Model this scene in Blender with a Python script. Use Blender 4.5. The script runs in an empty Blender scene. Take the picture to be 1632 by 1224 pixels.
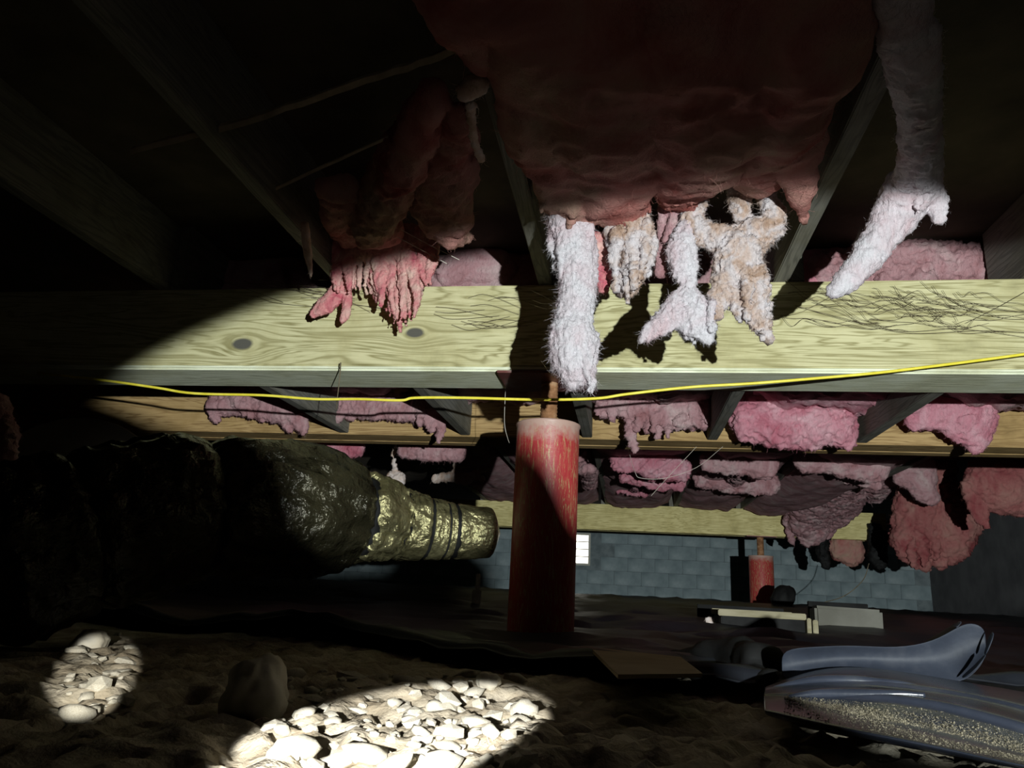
import bpy, bmesh, math, random
import numpy as np
from mathutils import Vector, Matrix, noise

SC = bpy.context.scene
COL = SC.collection
random.seed(7)
rng = np.random.default_rng(7)

# ------------------------------------------------------------------ camera
FPX, W, H = 1179.0, 1632.0, 1224.0
CAM = Vector((0.0, 0.0, 0.20))
_y = Vector(((1000 - W / 2) / FPX, -(950 - H / 2) / FPX, -1.0)).normalized()   # joist direction seen by the camera
_h = Vector((math.cos(math.radians(3.0)), -math.sin(math.radians(3.0)), 0.0))  # the tilt of the level line
_z = _h.cross(_y).normalized()
_x = _y.cross(_z).normalized()
R = Matrix((_x, _y, _z))                       # camera axes -> world axes
cam_data = bpy.data.cameras.new('camera')
cam_data.sensor_width = 36.0
cam_data.lens = FPX / W * 36.0
cam_data.clip_start = 0.02
cam = bpy.data.objects.new('camera', cam_data)
COL.objects.link(cam)
cam.matrix_world = Matrix.Translation(CAM) @ R.to_4x4()
SC.camera = cam


def ray(px, py):
    return R @ Vector(((px - W / 2) / FPX, -(py - H / 2) / FPX, -1.0))


def at(px, py, Y):
    """point of the place at distance Y along the joists"""
    d = ray(px, py)
    return CAM + d * (Y / d.y)


def atz(px, py, z):
    d = ray(px, py)
    return CAM + d * ((z - CAM.z) / d.z)


def camw(x, y, z):
    """camera-frame offset (right, up, behind) -> world"""
    return CAM + R @ Vector((x, y, z))


# ------------------------------------------------------------------ light
world = bpy.data.worlds.new('world')
SC.world = world
world.use_nodes = True
world.node_tree.nodes['Background'].inputs[0].default_value = (0.9, 0.75, 0.7, 1)
world.node_tree.nodes['Background'].inputs[1].default_value = 0.0006
SC.view_settings.view_transform = 'Standard'
SC.view_settings.look = 'None'
SC.view_settings.gamma = 1.0
SC.view_settings.use_curve_mapping = False
SC.view_settings.exposure = 0.0
SC.cycles.max_bounces = 5
SC.cycles.diffuse_bounces = 3
SC.cycles.use_adaptive_sampling = True
SC.cycles.adaptive_threshold = 0.03
SC.cycles.use_denoising = True
SC.cycles.sample_clamp_indirect = 4.0


def spot(name, loc, target, tanx, tany, roll, energy, blend, color, size=0.012, linear=False):
    l = bpy.data.lights.new(name, 'SPOT')
    l.energy = energy
    l.color = color
    l.shadow_soft_size = size
    l.spot_size = 2 * math.atan(tanx)
    l.spot_blend = blend
    if linear:
        l.use_nodes = True
        nt = l.node_tree
        em = nt.nodes['Emission']
        lf = nt.nodes.new('ShaderNodeLightFalloff')
        lf.inputs['Strength'].default_value = 1.0
        nt.links.new(lf.outputs['Linear'], em.inputs['Strength'])
    o = bpy.data.objects.new(name, l)
    COL.objects.link(o)
    zc = (loc - target).normalized()
    xc = R @ Vector((math.cos(roll), math.sin(roll), 0))
    yc = zc.cross(xc).normalized()
    xc = yc.cross(zc).normalized()
    m = Matrix((xc, yc, zc)).transposed().to_4x4()
    o.matrix_world = Matrix.Translation(loc) @ m @ Matrix.Diagonal((1.0, tany / tanx, 1.0, 1.0))
    return o


LIGHT = camw(0.52, 0.22, 0.80)
# the torch shining over the photographer's right shoulder
spot('torch_beam', LIGHT, at(1105, 766, 2.3), 0.675, 0.270, math.radians(2.0), 150.0, 0.11,
     (0.93, 1.0, 0.98), linear=True)
spot('torch_spill', LIGHT, at(1000, 600, 2.3), 1.2, 0.85, 0.0, 0.75, 1.0, (0.98, 0.98, 0.95), linear=True)
# two added spots standing in for torch light falling through gaps
PATCH_A = camw(-0.15, 0.03, 0.02)
spot('ground_patch_spot', PATCH_A, atz(640, 1178, 0.0), 0.17, 0.064, math.radians(8), 230.0, 0.10, (1.0, 0.99, 0.95), size=0.008)
spot('ground_patch_spot', PATCH_A, atz(156, 1078, 0.015), 0.036, 0.060, math.radians(42), 150.0, 0.2, (1.0, 0.97, 0.88), size=0.008)

# ------------------------------------------------------------------ helpers


def tag(o, label=None, cat=None, group=None, kind=None):
    if label: o['label'] = label
    if cat: o['category'] = cat
    if group: o['group'] = group
    if kind: o['kind'] = kind
    return o


def empty(name, loc):
    o = bpy.data.objects.new(name, None)
    o.empty_display_size = 0.05
    COL.objects.link(o)
    o.location = loc
    return o


def link(name, me, mat, parent=None, smooth=False):
    o = bpy.data.objects.new(name, me)
    COL.objects.link(o)
    if mat is not None:
        me.materials.clear()
        me.materials.append(mat)
    if smooth:
        me.polygons.foreach_set('use_smooth', [True] * len(me.polygons))
    if parent is not None:
        o.parent = parent
        o.matrix_parent_inverse = Matrix.Translation(-parent.location)
    return o


def mesh(name, V, F, mat, parent=None, smooth=False):
    me = bpy.data.meshes.new(name)
    me.from_pydata([tuple(v) for v in V], [], F)
    me.update()
    return link(name, me, mat, parent, smooth)


def box(name, lo, hi, mat, parent=None, bevel=0.003, rot=0.0, jitter=0.0):
    lo, hi = Vector(lo), Vector(hi)
    bm = bmesh.new()
    bmesh.ops.create_cube(bm, size=1.0)
    c, s = (lo + hi) / 2, hi - lo
    M = Matrix.Translation(c) @ Matrix.Rotation(rot, 4, 'Z') @ Matrix.Diagonal((*s, 1))
    bmesh.ops.transform(bm, matrix=M, verts=bm.verts)
    if bevel:
        bmesh.ops.bevel(bm, geom=list(bm.edges), offset=bevel, segments=2, affect='EDGES')
    if jitter:
        for v in bm.verts:
            v.co += noise.noise_vector(v.co * 9) * jitter
    me = bpy.data.meshes.new(name)
    bm.to_mesh(me)
    bm.free()
    return link(name, me, mat, parent)


def catmull(P, n):
    """P: list of float tuples; n samples per span"""
    P = [np.array(p, float) for p in P]
    Q = [2 * P[0] - P[1]] + P + [2 * P[-1] - P[-2]]
    out = []
    for i in range(1, len(Q) - 2):
        a, b, c, d = Q[i - 1], Q[i], Q[i + 1], Q[i + 2]
        for k in range(n):
            t = k / n
            out.append(0.5 * (2 * b + (c - a) * t + (2 * a - 5 * b + 4 * c - d) * t * t + (3 * b - a - 3 * c + d) * t ** 3))
    out.append(P[-1])
    return out


def tube_geo(pts, rad, seg=10, ratio=1.0, cap=True):
    """rings along pts (Vectors) with radius list; ratio squashes along the world Y"""
    V, F = [], []
    n = len(pts)
    for i in range(n):
        t = (pts[min(i + 1, n - 1)] - pts[max(i - 1, 0)]).normalized()
        ref = Vector((0, 1, 0)) if abs(t.y) < 0.9 else Vector((0, 0, 1))
        side = t.cross(ref).normalized()
        up = side.cross(t).normalized()
        for k in range(seg):
            a = 2 * math.pi * k / seg
            V.append(pts[i] + side * math.cos(a) * rad[i] + up * math.sin(a) * rad[i] * ratio)
    for i in range(n - 1):
        for k in range(seg):
            k2 = (k + 1) % seg
            F.append((i * seg + k, i * seg + k2, (i + 1) * seg + k2, (i + 1) * seg + k))
    if cap:
        b = len(V)
        V.append(pts[0] - (pts[1] - pts[0]).normalized() * rad[0] * 0.4)
        V.append(pts[-1] + (pts[-1] - pts[-2]).normalized() * rad[-1] * 0.4)
        for k in range(seg):
            k2 = (k + 1) % seg
            F.append((b, k2, k))
            F.append((b + 1, (n - 1) * seg + k, (n - 1) * seg + k2))
    return V, F


def join_geo(parts):
    V, F = [], []
    for v, f in parts:
        o = len(V)
        V += v
        F += [tuple(i + o for i in q) for q in f]
    return V, F


def tube(name, pts, r, mat, parent=None, seg=8, smooth=True):
    rad = r if isinstance(r, (list, tuple)) else [r] * len(pts)
    V, F = tube_geo(pts, rad, seg)
    return mesh(name, V, F, mat, parent, smooth)


def pxline(P, n=6):
    """pixel/depth control points -> smooth world polyline"""
    return [at(*q[:3]) for q in catmull(P, n)]


# ------------------------------------------------------------------ materials


def material(name):
    m = bpy.data.materials.new(name)
    m.use_nodes = True
    nt = m.node_tree
    b = nt.nodes['Principled BSDF']
    return m, nt, b


def nd(nt, kind, **kw):
    n = nt.nodes.new(kind)
    for k, v in kw.items():
        if k.startswith('i_'):
            n.inputs[k[2:].replace('_', ' ')].default_value = v
        else:
            setattr(n, k, v)
    return n


def ramp(nt, stops, fac):
    r = nt.nodes.new('ShaderNodeValToRGB')
    while len(r.color_ramp.elements) < len(stops):
        r.color_ramp.elements.new(0.5)
    for e, (p, c) in zip(r.color_ramp.elements, stops):
        e.position = p
        e.color = (*c, 1)
    nt.links.new(fac, r.inputs[0])
    return r.outputs[0]


def coords(nt, scale=(1, 1, 1), rot=(0, 0, 0)):
    tc = nt.nodes.new('ShaderNodeTexCoord')
    mp = nt.nodes.new('ShaderNodeMapping')
    mp.inputs['Scale'].default_value = scale
    mp.inputs['Rotation'].default_value = rot
    nt.links.new(tc.outputs['Object'], mp.inputs[0])
    return mp.outputs[0]


def noise_tex(nt, vec, scale, detail=4, rough=0.55, dist=0.0):
    n = nd(nt, 'ShaderNodeTexNoise')
    n.inputs['Scale'].default_value = scale
    n.inputs['Detail'].default_value = detail
    n.inputs['Roughness'].default_value = rough
    n.inputs['Distortion'].default_value = dist
    nt.links.new(vec, n.inputs['Vector'])
    return n.outputs['Fac']


def bump(nt, fac, strength, dist, b):
    n = nd(nt, 'ShaderNodeBump')
    n.inputs['Strength'].default_value = strength
    n.inputs['Distance'].default_value = dist
    nt.links.new(fac, n.inputs['Height'])
    nt.links.new(n.outputs[0], b.inputs['Normal'])
    return n.outputs[0]


def plain(name, stops, scale=8, rough=0.8, spec=0.3, metallic=0.0, bumpd=0.002, bscale=60, stretch=(1, 1, 1), bstr=0.5):
    m, nt, b = material(name)
    v = coords(nt, stretch)
    f = noise_tex(nt, v, scale, 5)
    nt.links.new(ramp(nt, stops, f), b.inputs['Base Color'])
    b.inputs['Roughness'].default_value = rough
    b.inputs['Specular IOR Level'].default_value = spec
    b.inputs['Metallic'].default_value = metallic
    if bumpd:
        bump(nt, noise_tex(nt, v, bscale, 6), bstr, bumpd, b)
    return m


def insul(name, stops, scale=9.0, trans=0.22, fine=120):
    m, nt, b = material(name)
    v = coords(nt)
    f = noise_tex(nt, v, scale, 6, 0.6, 0.6)
    c = ramp(nt, stops, f)
    hs = noise_tex(nt, coords(nt, (1, 1, 0.45)), fine, 4, 0.65, 0.8)
    nt.links.new(c, b.inputs['Base Color'])
    b.inputs['Roughness'].default_value = 0.95
    b.inputs['Specular IOR Level'].default_value = 0.12
    nrm = bump(nt, hs, 0.9, 0.006, b)
    tr = nd(nt, 'ShaderNodeBsdfTranslucent')
    nt.links.new(c, tr.inputs[0])
    nt.links.new(nrm, tr.inputs['Normal'])
    mx = nd(nt, 'ShaderNodeMixShader')
    mx.inputs[0].default_value = trans
    nt.links.new(b.outputs[0], mx.inputs[1])
    nt.links.new(tr.outputs[0], mx.inputs[2])
    nt.links.new(mx.outputs[0], nt.nodes['Material Output'].inputs[0])
    return m


def wood(name, light, mid, dark, knots=(), axis='X', ring=26.0, fresh=1.0):
    """sawn board: long wavy growth lines, and knots at given object-space points (x, z, size)"""
    m, nt, b = material(name)
    L = nt.links
    tc = nd(nt, 'ShaderNodeTexCoord')
    sep = nd(nt, 'ShaderNodeSeparateXYZ')
    L.new(tc.outputs['Object'], sep.inputs[0])
    along = sep.outputs['X'] if axis == 'X' else sep.outputs['Y']
    across = sep.outputs['Z']
    depth = sep.outputs['Y'] if axis == 'X' else sep.outputs['X']

    def mth(op, a, bb=None, cc=None):
        n = nd(nt, 'ShaderNodeMath', operation=op)
        for i, q in enumerate((a, bb, cc)):
            if q is None: continue
            if isinstance(q, (int, float)): n.inputs[i].default_value = q
            else: L.new(q, n.inputs[i])
        return n.outputs[0]
    kd = None
    warp = mth('MULTIPLY', depth, 0.8)
    warp = mth('ADD', warp, across)
    for (kx, kz, ks) in knots:
        dx = mth('MULTIPLY', mth('SUBTRACT', along, kx), 0.55)
        dz = mth('SUBTRACT', across, kz)
        d = mth('SQRT', mth('ADD', mth('MULTIPLY', dx, dx), mth('MULTIPLY', dz, dz)))
        q = mth('DIVIDE', d, ks)
        fall = mth('POWER', 2.718, mth('MULTIPLY', q, -0.75))
        sgn = mth('MULTIPLY', mth('MULTIPLY', dz, 2.4), fall)
        warp = mth('SUBTRACT', warp, sgn)
        k = mth('SMOOTH_MIN', q, 50.0, 0.1)
        kd = k if kd is None else mth('MINIMUM', kd, k)
    cb = nd(nt, 'ShaderNodeCombineXYZ')
    L.new(mth('MULTIPLY', along, 0.10), cb.inputs[0])
    L.new(warp, cb.inputs[2])
    L.new(mth('MULTIPLY', depth, 0.35), cb.inputs[1])
    big = noise_tex(nt, cb.outputs[0], 9.0, 4, 0.55, 0.8)
    lines = mth('SINE', mth('MULTIPLY', mth('ADD', mth('MULTIPLY', warp, 2.2), big), ring * 3.2))
    lines = mth('POWER', mth('MULTIPLY_ADD', lines, 0.5, 0.5), 3.0)
    cb2 = nd(nt, 'ShaderNodeCombineXYZ')
    L.new(mth('MULTIPLY', along, 0.035), cb2.inputs[0])
    L.new(warp, cb2.inputs[2])
    L.new(depth, cb2.inputs[1])
    fine = noise_tex(nt, cb2.outputs[0], 160.0, 4, 0.6)
    blot = noise_tex(nt, tc.outputs['Object'], 5.0, 5, 0.6)
    c = ramp(nt, [(0.3, mid), (0.62, light)], fine)
    mx = nd(nt, 'ShaderNodeMix', data_type='RGBA')
    L.new(mth('MULTIPLY', mth('MULTIPLY', lines, 1.0 * fresh), mth('MULTIPLY_ADD', blot, 1.5, -0.1)), mx.inputs[0])
    L.new(c, mx.inputs[6])
    mx.inputs[7].default_value = (*dark, 1)
    m2 = nd(nt, 'ShaderNodeMix', data_type='RGBA', blend_type='MULTIPLY')
    m2.inputs[0].default_value = 0.8
    L.new(mx.outputs[2], m2.inputs[6])
    L.new(ramp(nt, [(0.28, (0.50, 0.48, 0.40)), (0.42, (0.82, 0.80, 0.72)), (0.56, (1, 1, 1))], blot), m2.inputs[7])
    out = m2.outputs[2]
    if kd is not None:
        mk = nd(nt, 'ShaderNodeMix', data_type='RGBA')
        L.new(out, mk.inputs[7])
        mr = nd(nt, 'ShaderNodeMapRange')
        mr.inputs[1].default_value = 0.75
        mr.inputs[2].default_value = 1.05
        L.new(mth('ADD', kd, mth('MULTIPLY', fine, 0.15)), mr.inputs[0])
        L.new(mr.outputs[0], mk.inputs[0])
        mk.inputs[6].default_value = (0.10, 0.095, 0.08, 1)
        out = mk.outputs[2]
    L.new(out, b.inputs['Base Color'])
    b.inputs['Roughness'].default_value = 0.75
    b.inputs['Specular IOR Level'].default_value = 0.25
    bump(nt, mth('ADD', fine, mth('MULTIPLY', lines, -0.5)), 0.35, 0.002, b)
    return m


KN = [at(386, 548, 2.2), at(661, 530, 2.2)]
M = {}
M['beam'] = wood('pressure_treated_wood', (0.63, 0.59, 0.35), (0.50, 0.47, 0.26), (0.25, 0.22, 0.09),
                 knots=[(KN[0].x, KN[0].z, 0.024), (KN[1].x, KN[1].z, 0.020)])
M['beam_dull'] = wood('dull_pine', (0.46, 0.31, 0.14), (0.38, 0.25, 0.11), (0.22, 0.13, 0.05))
M['beam_far'] = wood('treated_wood_pale', (0.70, 0.62, 0.30), (0.60, 0.53, 0.25), (0.36, 0.30, 0.11))
M['joist'] = wood('old_grey_joist', (0.20, 0.19, 0.165), (0.14, 0.135, 0.12), (0.07, 0.068, 0.06), axis='Y', fresh=0.7)
M['lath'] = plain('weathered_lath', [(0.3, (0.40, 0.31, 0.20)), (0.7, (0.60, 0.48, 0.33))], 20, 0.85, stretch=(1, 1, 1))
M['subfloor'] = plain('dark_subfloor', [(0.3, (0.05, 0.04, 0.03)), (0.7, (0.10, 0.08, 0.06))], 6, 0.9)
M['overexposed_fibre'] = insul('overexposed_fibreglass', [(0.3, (0.66, 0.47, 0.50)), (0.45, (0.70, 0.60, 0.64)), (0.6, (0.74, 0.70, 0.74)), (0.75, (0.77, 0.76, 0.80))])  # whitened: overexposure is put into the colour, pink tints are its own
M['tan_fibre'] = insul('dirty_fibreglass', [(0.32, (0.52, 0.35, 0.24)), (0.45, (0.72, 0.52, 0.42)), (0.58, (0.82, 0.70, 0.64)), (0.72, (0.86, 0.78, 0.80))], 14)
M['mottled_fibre'] = insul('mottled_fibreglass', [(0.34, (0.46, 0.31, 0.23)), (0.45, (0.62, 0.48, 0.42)), (0.54, (0.68, 0.60, 0.60)), (0.68, (0.74, 0.69, 0.72))], 18)
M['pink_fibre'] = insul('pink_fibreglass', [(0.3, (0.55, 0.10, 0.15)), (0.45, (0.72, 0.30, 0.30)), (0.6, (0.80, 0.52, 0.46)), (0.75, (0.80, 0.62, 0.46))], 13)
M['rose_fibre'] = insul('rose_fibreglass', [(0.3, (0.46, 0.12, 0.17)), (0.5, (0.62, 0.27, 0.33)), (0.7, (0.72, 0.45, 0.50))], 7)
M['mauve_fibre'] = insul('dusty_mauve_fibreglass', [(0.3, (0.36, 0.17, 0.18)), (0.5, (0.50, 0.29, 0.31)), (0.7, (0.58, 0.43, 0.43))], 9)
M['dimmed_coral_fibre'] = insul('dimmed_coral_fibreglass', [(0.3, (0.26, 0.05, 0.06)), (0.5, (0.38, 0.15, 0.14)), (0.7, (0.42, 0.24, 0.20))], 4)  # darkened coral; the weaker light at the right is in the colour
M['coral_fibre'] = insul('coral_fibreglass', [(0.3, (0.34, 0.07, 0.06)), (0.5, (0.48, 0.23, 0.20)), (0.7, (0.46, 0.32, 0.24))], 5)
M['red_paint'] = None
M['rust'] = plain('rusty_steel', [(0.3, (0.16, 0.07, 0.03)), (0.55, (0.34, 0.17, 0.08)), (0.7, (0.45, 0.28, 0.16))], 30, 0.8, 0.3, 0.2, 0.003, 90)
M['plate'] = plain('oxide_primer_plate', [(0.35, (0.10, 0.03, 0.03)), (0.6, (0.20, 0.07, 0.06)), (0.75, (0.32, 0.28, 0.27))], 7, 0.42, 0.5, 0.3, 0.001, 40)
M['yellow'] = plain('yellow_sheath', [(0.4, (0.78, 0.66, 0.05)), (0.6, (0.90, 0.78, 0.10))], 30, 0.4, 0.4, 0, 0)
M['web'] = plain('dusty_web', [(0.4, (0.10, 0.08, 0.05)), (0.6, (0.18, 0.15, 0.10))], 30, 0.9, 0.1, 0, 0)
M['thread'] = plain('pale_thread', [(0.4, (0.55, 0.50, 0.42)), (0.6, (0.72, 0.68, 0.60))], 30, 0.7, 0.3, 0, 0)
M['black_plastic'] = plain('black_polythene', [(0.35, (0.008, 0.009, 0.012)), (0.65, (0.018, 0.020, 0.026))], 6, 0.45, 0.3, 0, 0.004, 14)
M['dusty_sheet'] = plain('dusty_blue_black_polythene', [(0.35, (0.020, 0.024, 0.035)), (0.6, (0.032, 0.038, 0.054)), (0.75, (0.055, 0.06, 0.075))], 14, 0.55, 0.2, 0, 0.002, 30)
M['sheet'] = plain('blue_black_polythene', [(0.35, (0.026, 0.031, 0.046)), (0.6, (0.040, 0.046, 0.066)), (0.8, (0.075, 0.08, 0.09))], 12, 0.27, 0.9, 0, 0.003, 16)
M['duct'] = plain('shiny_duct_jacket', [(0.35, (0.20, 0.18, 0.09)), (0.65, (0.46, 0.42, 0.22))], 9, 0.27, 0.5, 0.8, 0.03, 20, bstr=0.9)
M['strap'] = plain('black_strap', [(0.4, (0.006, 0.006, 0.006)), (0.6, (0.014, 0.014, 0.014))], 9, 0.65, 0.12, 0, 0)
M['metal_grey'] = plain('dull_galvanised', [(0.35, (0.20, 0.19, 0.17)), (0.65, (0.30, 0.29, 0.27))], 4, 0.6, 0.4, 0.2, 0.001, 30)
M['block'] = plain('painted_block', [(0.35, (0.10, 0.135, 0.15)), (0.52, (0.20, 0.25, 0.265)), (0.66, (0.36, 0.41, 0.425))], 1.6, 0.9, 0.2, 0, 0.004, 45)
M['mortar'] = plain('mortar', [(0.4, (0.11, 0.135, 0.145)), (0.6, (0.16, 0.19, 0.20))], 8, 0.95, 0.1, 0, 0.003, 60)
M['slab'] = plain('dull_slab', [(0.35, (0.13, 0.125, 0.105)), (0.65, (0.19, 0.185, 0.16))], 5, 0.9, 0.2, 0, 0.003, 50)
M['lit_underside'] = wood('lightened_underside', (0.80, 0.82, 0.64), (0.70, 0.73, 0.55), (0.42, 0.44, 0.30), fresh=0.6)  # greenish wood tone with extra brightness put into the colour
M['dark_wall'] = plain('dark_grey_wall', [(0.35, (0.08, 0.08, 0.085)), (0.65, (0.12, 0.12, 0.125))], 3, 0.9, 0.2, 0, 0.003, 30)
M['concrete'] = plain('grey_concrete', [(0.35, (0.36, 0.35, 0.30)), (0.65, (0.50, 0.49, 0.43))], 5, 0.9, 0.2, 0, 0.003, 50)
M['pale_wood'] = plain('pale_sawn_wood', [(0.35, (0.26, 0.23, 0.14)), (0.65, (0.36, 0.32, 0.22))], 9, 0.8, 0.2, 0, 0.002, 30, (1, 6, 6))
M['card'] = plain('brown_board', [(0.35, (0.25, 0.19, 0.12)), (0.65, (0.36, 0.28, 0.19))], 5, 0.9, 0.2, 0, 0.001, 40)
M['stone'] = plain('pale_stone', [(0.3, (0.42, 0.38, 0.29)), (0.55, (0.56, 0.53, 0.44)), (0.75, (0.66, 0.65, 0.60))], 11, 0.9, 0.2, 0, 0.003, 60)
M['soil'] = plain('dry_soil', [(0.3, (0.28, 0.23, 0.16)), (0.5, (0.42, 0.37, 0.28)), (0.7, (0.56, 0.51, 0.41))], 12, 0.95, 0.1, 0, 0.008, 45, bstr=0.9)
M['dirt'] = plain('sandy_dirt', [(0.35, (0.17, 0.145, 0.10)), (0.65, (0.32, 0.28, 0.20))], 50, 0.95, 0.1, 0, 0)
M['daylight'] = None


def red_paint():
    m, nt, b = material('scratched_red_paint')
    L = nt.links
    v = coords(nt)
    a = noise_tex(nt, coords(nt, (1, 1, 1)), 16, 6, 0.65, 1.2)
    scr = noise_tex(nt, coords(nt, (9, 9, 1.3), (0, 0.35, 0)), 9, 7, 0.75, 2.2)
    dirt = ramp(nt, [(0.40, (0.36, 0.03, 0.035)), (0.52, (0.42, 0.05, 0.05)), (0.56, (0.34, 0.13, 0.06)), (0.60, (0.50, 0.38, 0.19)), (0.64, (0.36, 0.10, 0.06)), (0.7, (0.44, 0.30, 0.15))], scr)
    tc = nd(nt, 'ShaderNodeTexCoord')
    sep = nd(nt, 'ShaderNodeSeparateXYZ')
    L.new(tc.outputs['Generated'], sep.inputs[0])
    # dusty mud band running down from the rim
    add = nd(nt, 'ShaderNodeMath', operation='MULTIPLY_ADD')
    L.new(noise_tex(nt, v, 30, 6, 0.7), add.inputs[0])
    add.inputs[1].default_value = 0.16
    L.new(sep.outputs['Z'], add.inputs[2])
    band = nd(nt, 'ShaderNodeMapRange')
    band.inputs[1].default_value = 0.985
    band.inputs[2].default_value = 1.06
    L.new(add.outputs[0], band.inputs[0])
    mx = nd(nt, 'ShaderNodeMix', data_type='RGBA')
    L.new(band.outputs[0], mx.inputs[0])
    L.new(dirt, mx.inputs[6])
    mx.inputs[7].default_value = (0.46, 0.30, 0.25, 1)
    L.new(mx.outputs[2], b.inputs['Base Color'])
    b.inputs['Roughness'].default_value = 0.45
    bump(nt, a, 0.3, 0.004, b)
    return m


M['red_paint'] = red_paint()


def emit(name, col, s):
    m, nt, b = material(name)
    nt.nodes.remove(b)
    e = nd(nt, 'ShaderNodeEmission')
    e.inputs[0].default_value = (*col, 1)
    e.inputs[1].default_value = s
    nt.links.new(e.outputs[0], nt.nodes['Material Output'].inputs[0])
    return m


M['daylight'] = emit('daylight_outside', (1.0, 0.97, 0.86), 3.0)

# ------------------------------------------------------------------ fibreglass builder


def displaced(name, V, F, voxel, amp, scale, seed, fine=0.35):
    me = bpy.data.meshes.new(name + '_raw')
    me.from_pydata([tuple(v) for v in V], [], F)
    me.update()
    o = bpy.data.objects.new(name + '_raw', me)
    COL.objects.link(o)
    md = o.modifiers.new('remesh', 'REMESH')
    md.mode = 'VOXEL'
    md.voxel_size = voxel
    dg = bpy.context.evaluated_depsgraph_get()
    dg.update()
    ev = o.evaluated_get(dg)
    out = bpy.data.meshes.new_from_object(ev, depsgraph=dg)
    bpy.data.objects.remove(o)
    bpy.data.meshes.remove(me)
    out.name = name
    n = len(out.vertices)
    co = np.empty(n * 3)
    out.vertices.foreach_get('co', co)
    co = co.reshape(-1, 3)
    nr = np.empty(n * 3)
    out.vertex_normals.foreach_get('vector', nr)
    nr = nr.reshape(-1, 3)
    off = Vector((seed * 3.7, seed * 1.3, seed * 5.1))
    s2 = scale * 3.1
    res = np.empty((n, 3))
    N = noise.noise
    for i in range(n):
        p = Vector(co[i])
        q = p * scale + off
        q.z *= 0.62
        a = N(q)
        r = 1.0 - 2.2 * abs(N(q * 1.7 + off))           # creases
        r2 = 1.0 - 2.0 * abs(N(p * s2 + off))
        f = N(p * s2 * 2.3)
        d = amp * (0.6 * a + 0.4 * r + fine * r2 + fine * 0.6 * f)
        w = noise.noise_vector(q * 0.9) * (amp * 0.5) + noise.noise_vector(p * s2 * 1.3) * (amp * 0.3 * fine)
        res[i] = (co[i][0] + nr[i][0] * d + w.x, co[i][1] + nr[i][1] * d, co[i][2] + nr[i][2] * d + w.z)
    out.vertices.foreach_set('co', res.ravel())
    out.update()
    return out


def fibre_mesh(me, count, length, width, seed, down=0.5):
    r = np.random.default_rng(seed)
    n = len(me.vertices)
    co = np.empty(n * 3)
    me.vertices.foreach_get('co', co)
    co = co.reshape(-1, 3)
    nr = np.empty(n * 3)
    me.vertex_normals.foreach_get('vector', nr)
    nr = nr.reshape(-1, 3)
    idx = r.integers(0, n, count)
    S = 5
    V = np.empty((count, S, 2, 3))
    p = co[idx] - nr[idx] * width * 2
    g = np.array([0, 0, -1.0])
    d = nr[idx] * r.uniform(0.0, 0.5, (count, 1)) + r.normal(0, 0.5, (count, 3)) + g * down
    d /= np.linalg.norm(d, axis=1, keepdims=True)
    L = length * (0.25 + 0.75 * r.random((count, 1)) ** 3.0)
    axis = r.normal(0, 1, (count, 3))
    curl = r.normal(0, 0.8, (count, 1))
    sd = np.cross(d, r.normal(0, 1, (count, 3)))
    sd /= np.linalg.norm(sd, axis=1, keepdims=True) + 1e-9
    for k in range(S):
        w = width * (1 - 0.8 * k / (S - 1)) * 0.5
        V[:, k, 0] = p - sd * w
        V[:, k, 1] = p + sd * w
        p = p + d * L / (S - 1)
        d = d + np.cross(axis, d) * curl * 0.8 + r.normal(0, 0.34, (count, 3)) + g * 0.05
        d /= np.linalg.norm(d, axis=1, keepdims=True)
    base = (np.arange(count) * S * 2)[:, None]
    F = []
    for k in range(S - 1):
        F.append(base + np.array([2 * k, 2 * k + 1, 2 * k + 3, 2 * k + 2])[None])
    F = np.concatenate(F).tolist()
    out = bpy.data.meshes.new('loose_fibres')
    out.from_pydata(V.reshape(-1, 3).tolist(), [], F)
    out.update()
    return out


def wool(name, strands, mat, label, cat='insulation', voxel=0.006, amp=0.010, scale=22, seed=1, fibres=900,
         flen=0.035, fw=0.0008, ratio=0.8, group=None, fmat=None, down=0.5, fine=0.35):
    geos = []
    for st in strands:
        rt = ratio
        if isinstance(st, tuple): st, rt = st
        C = catmull([(q[0], q[1], q[2], q[3]) for q in st], 5)
        pts, rad = [], []
        for q in C:
            p = at(q[0], q[1], q[2])
            pts.append(p)
            rad.append(max(q[3], 1.2) / FPX * q[2])
        geos.append(tube_geo(pts, rad, 12, rt))
    V, F = join_geo(geos)
    me = displaced(name, V, F, voxel, amp, scale, seed, fine)
    top = max(v.co.z for v in me.vertices)
    o = link(name, me, mat, None, True)
    tag(o, label, cat, group)
    if fibres:
        fm = fibre_mesh(me, fibres, flen, fw, seed, down)
        f = link('loose_fibres', fm, fmat or mat, o)
        tag(f, kind='stuff')
    return o


def shreds(xs_, ys_, ytop, Y, n, w, seed, dy=0.03, lean=8):
    """many thin torn ribbons hanging down to a ragged outline"""
    r = random.Random(seed)
    out = []
    for k in range(n):
        x = r.uniform(xs_[0], xs_[-1])
        yb = float(np.interp(x, xs_, ys_)) + r.gauss(0, 5)
        y0 = ytop if not isinstance(ytop, (list, tuple)) else float(np.interp(x, xs_, ytop))
        y0 += r.uniform(-10, 25)
        yb = max(yb, y0 + 14)
        d = Y + r.uniform(-dy, dy)
        sx = r.gauss(0, lean)
        ww = w * r.uniform(0.5, 1.25)
        st = [(x - sx, y0, d, ww), (x - sx * 0.3 + r.gauss(0, 3), y0 + (yb - y0) * 0.4, d + r.gauss(0, .006), ww * 1.1),
              (x + r.gauss(0, 3), y0 + (yb - y0) * 0.75, d + r.gauss(0, .008), ww * 0.65), (x + sx * 0.2, yb, d, 1.2)]
        out.append((st, r.uniform(0.3, 0.6)))
    return out


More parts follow.
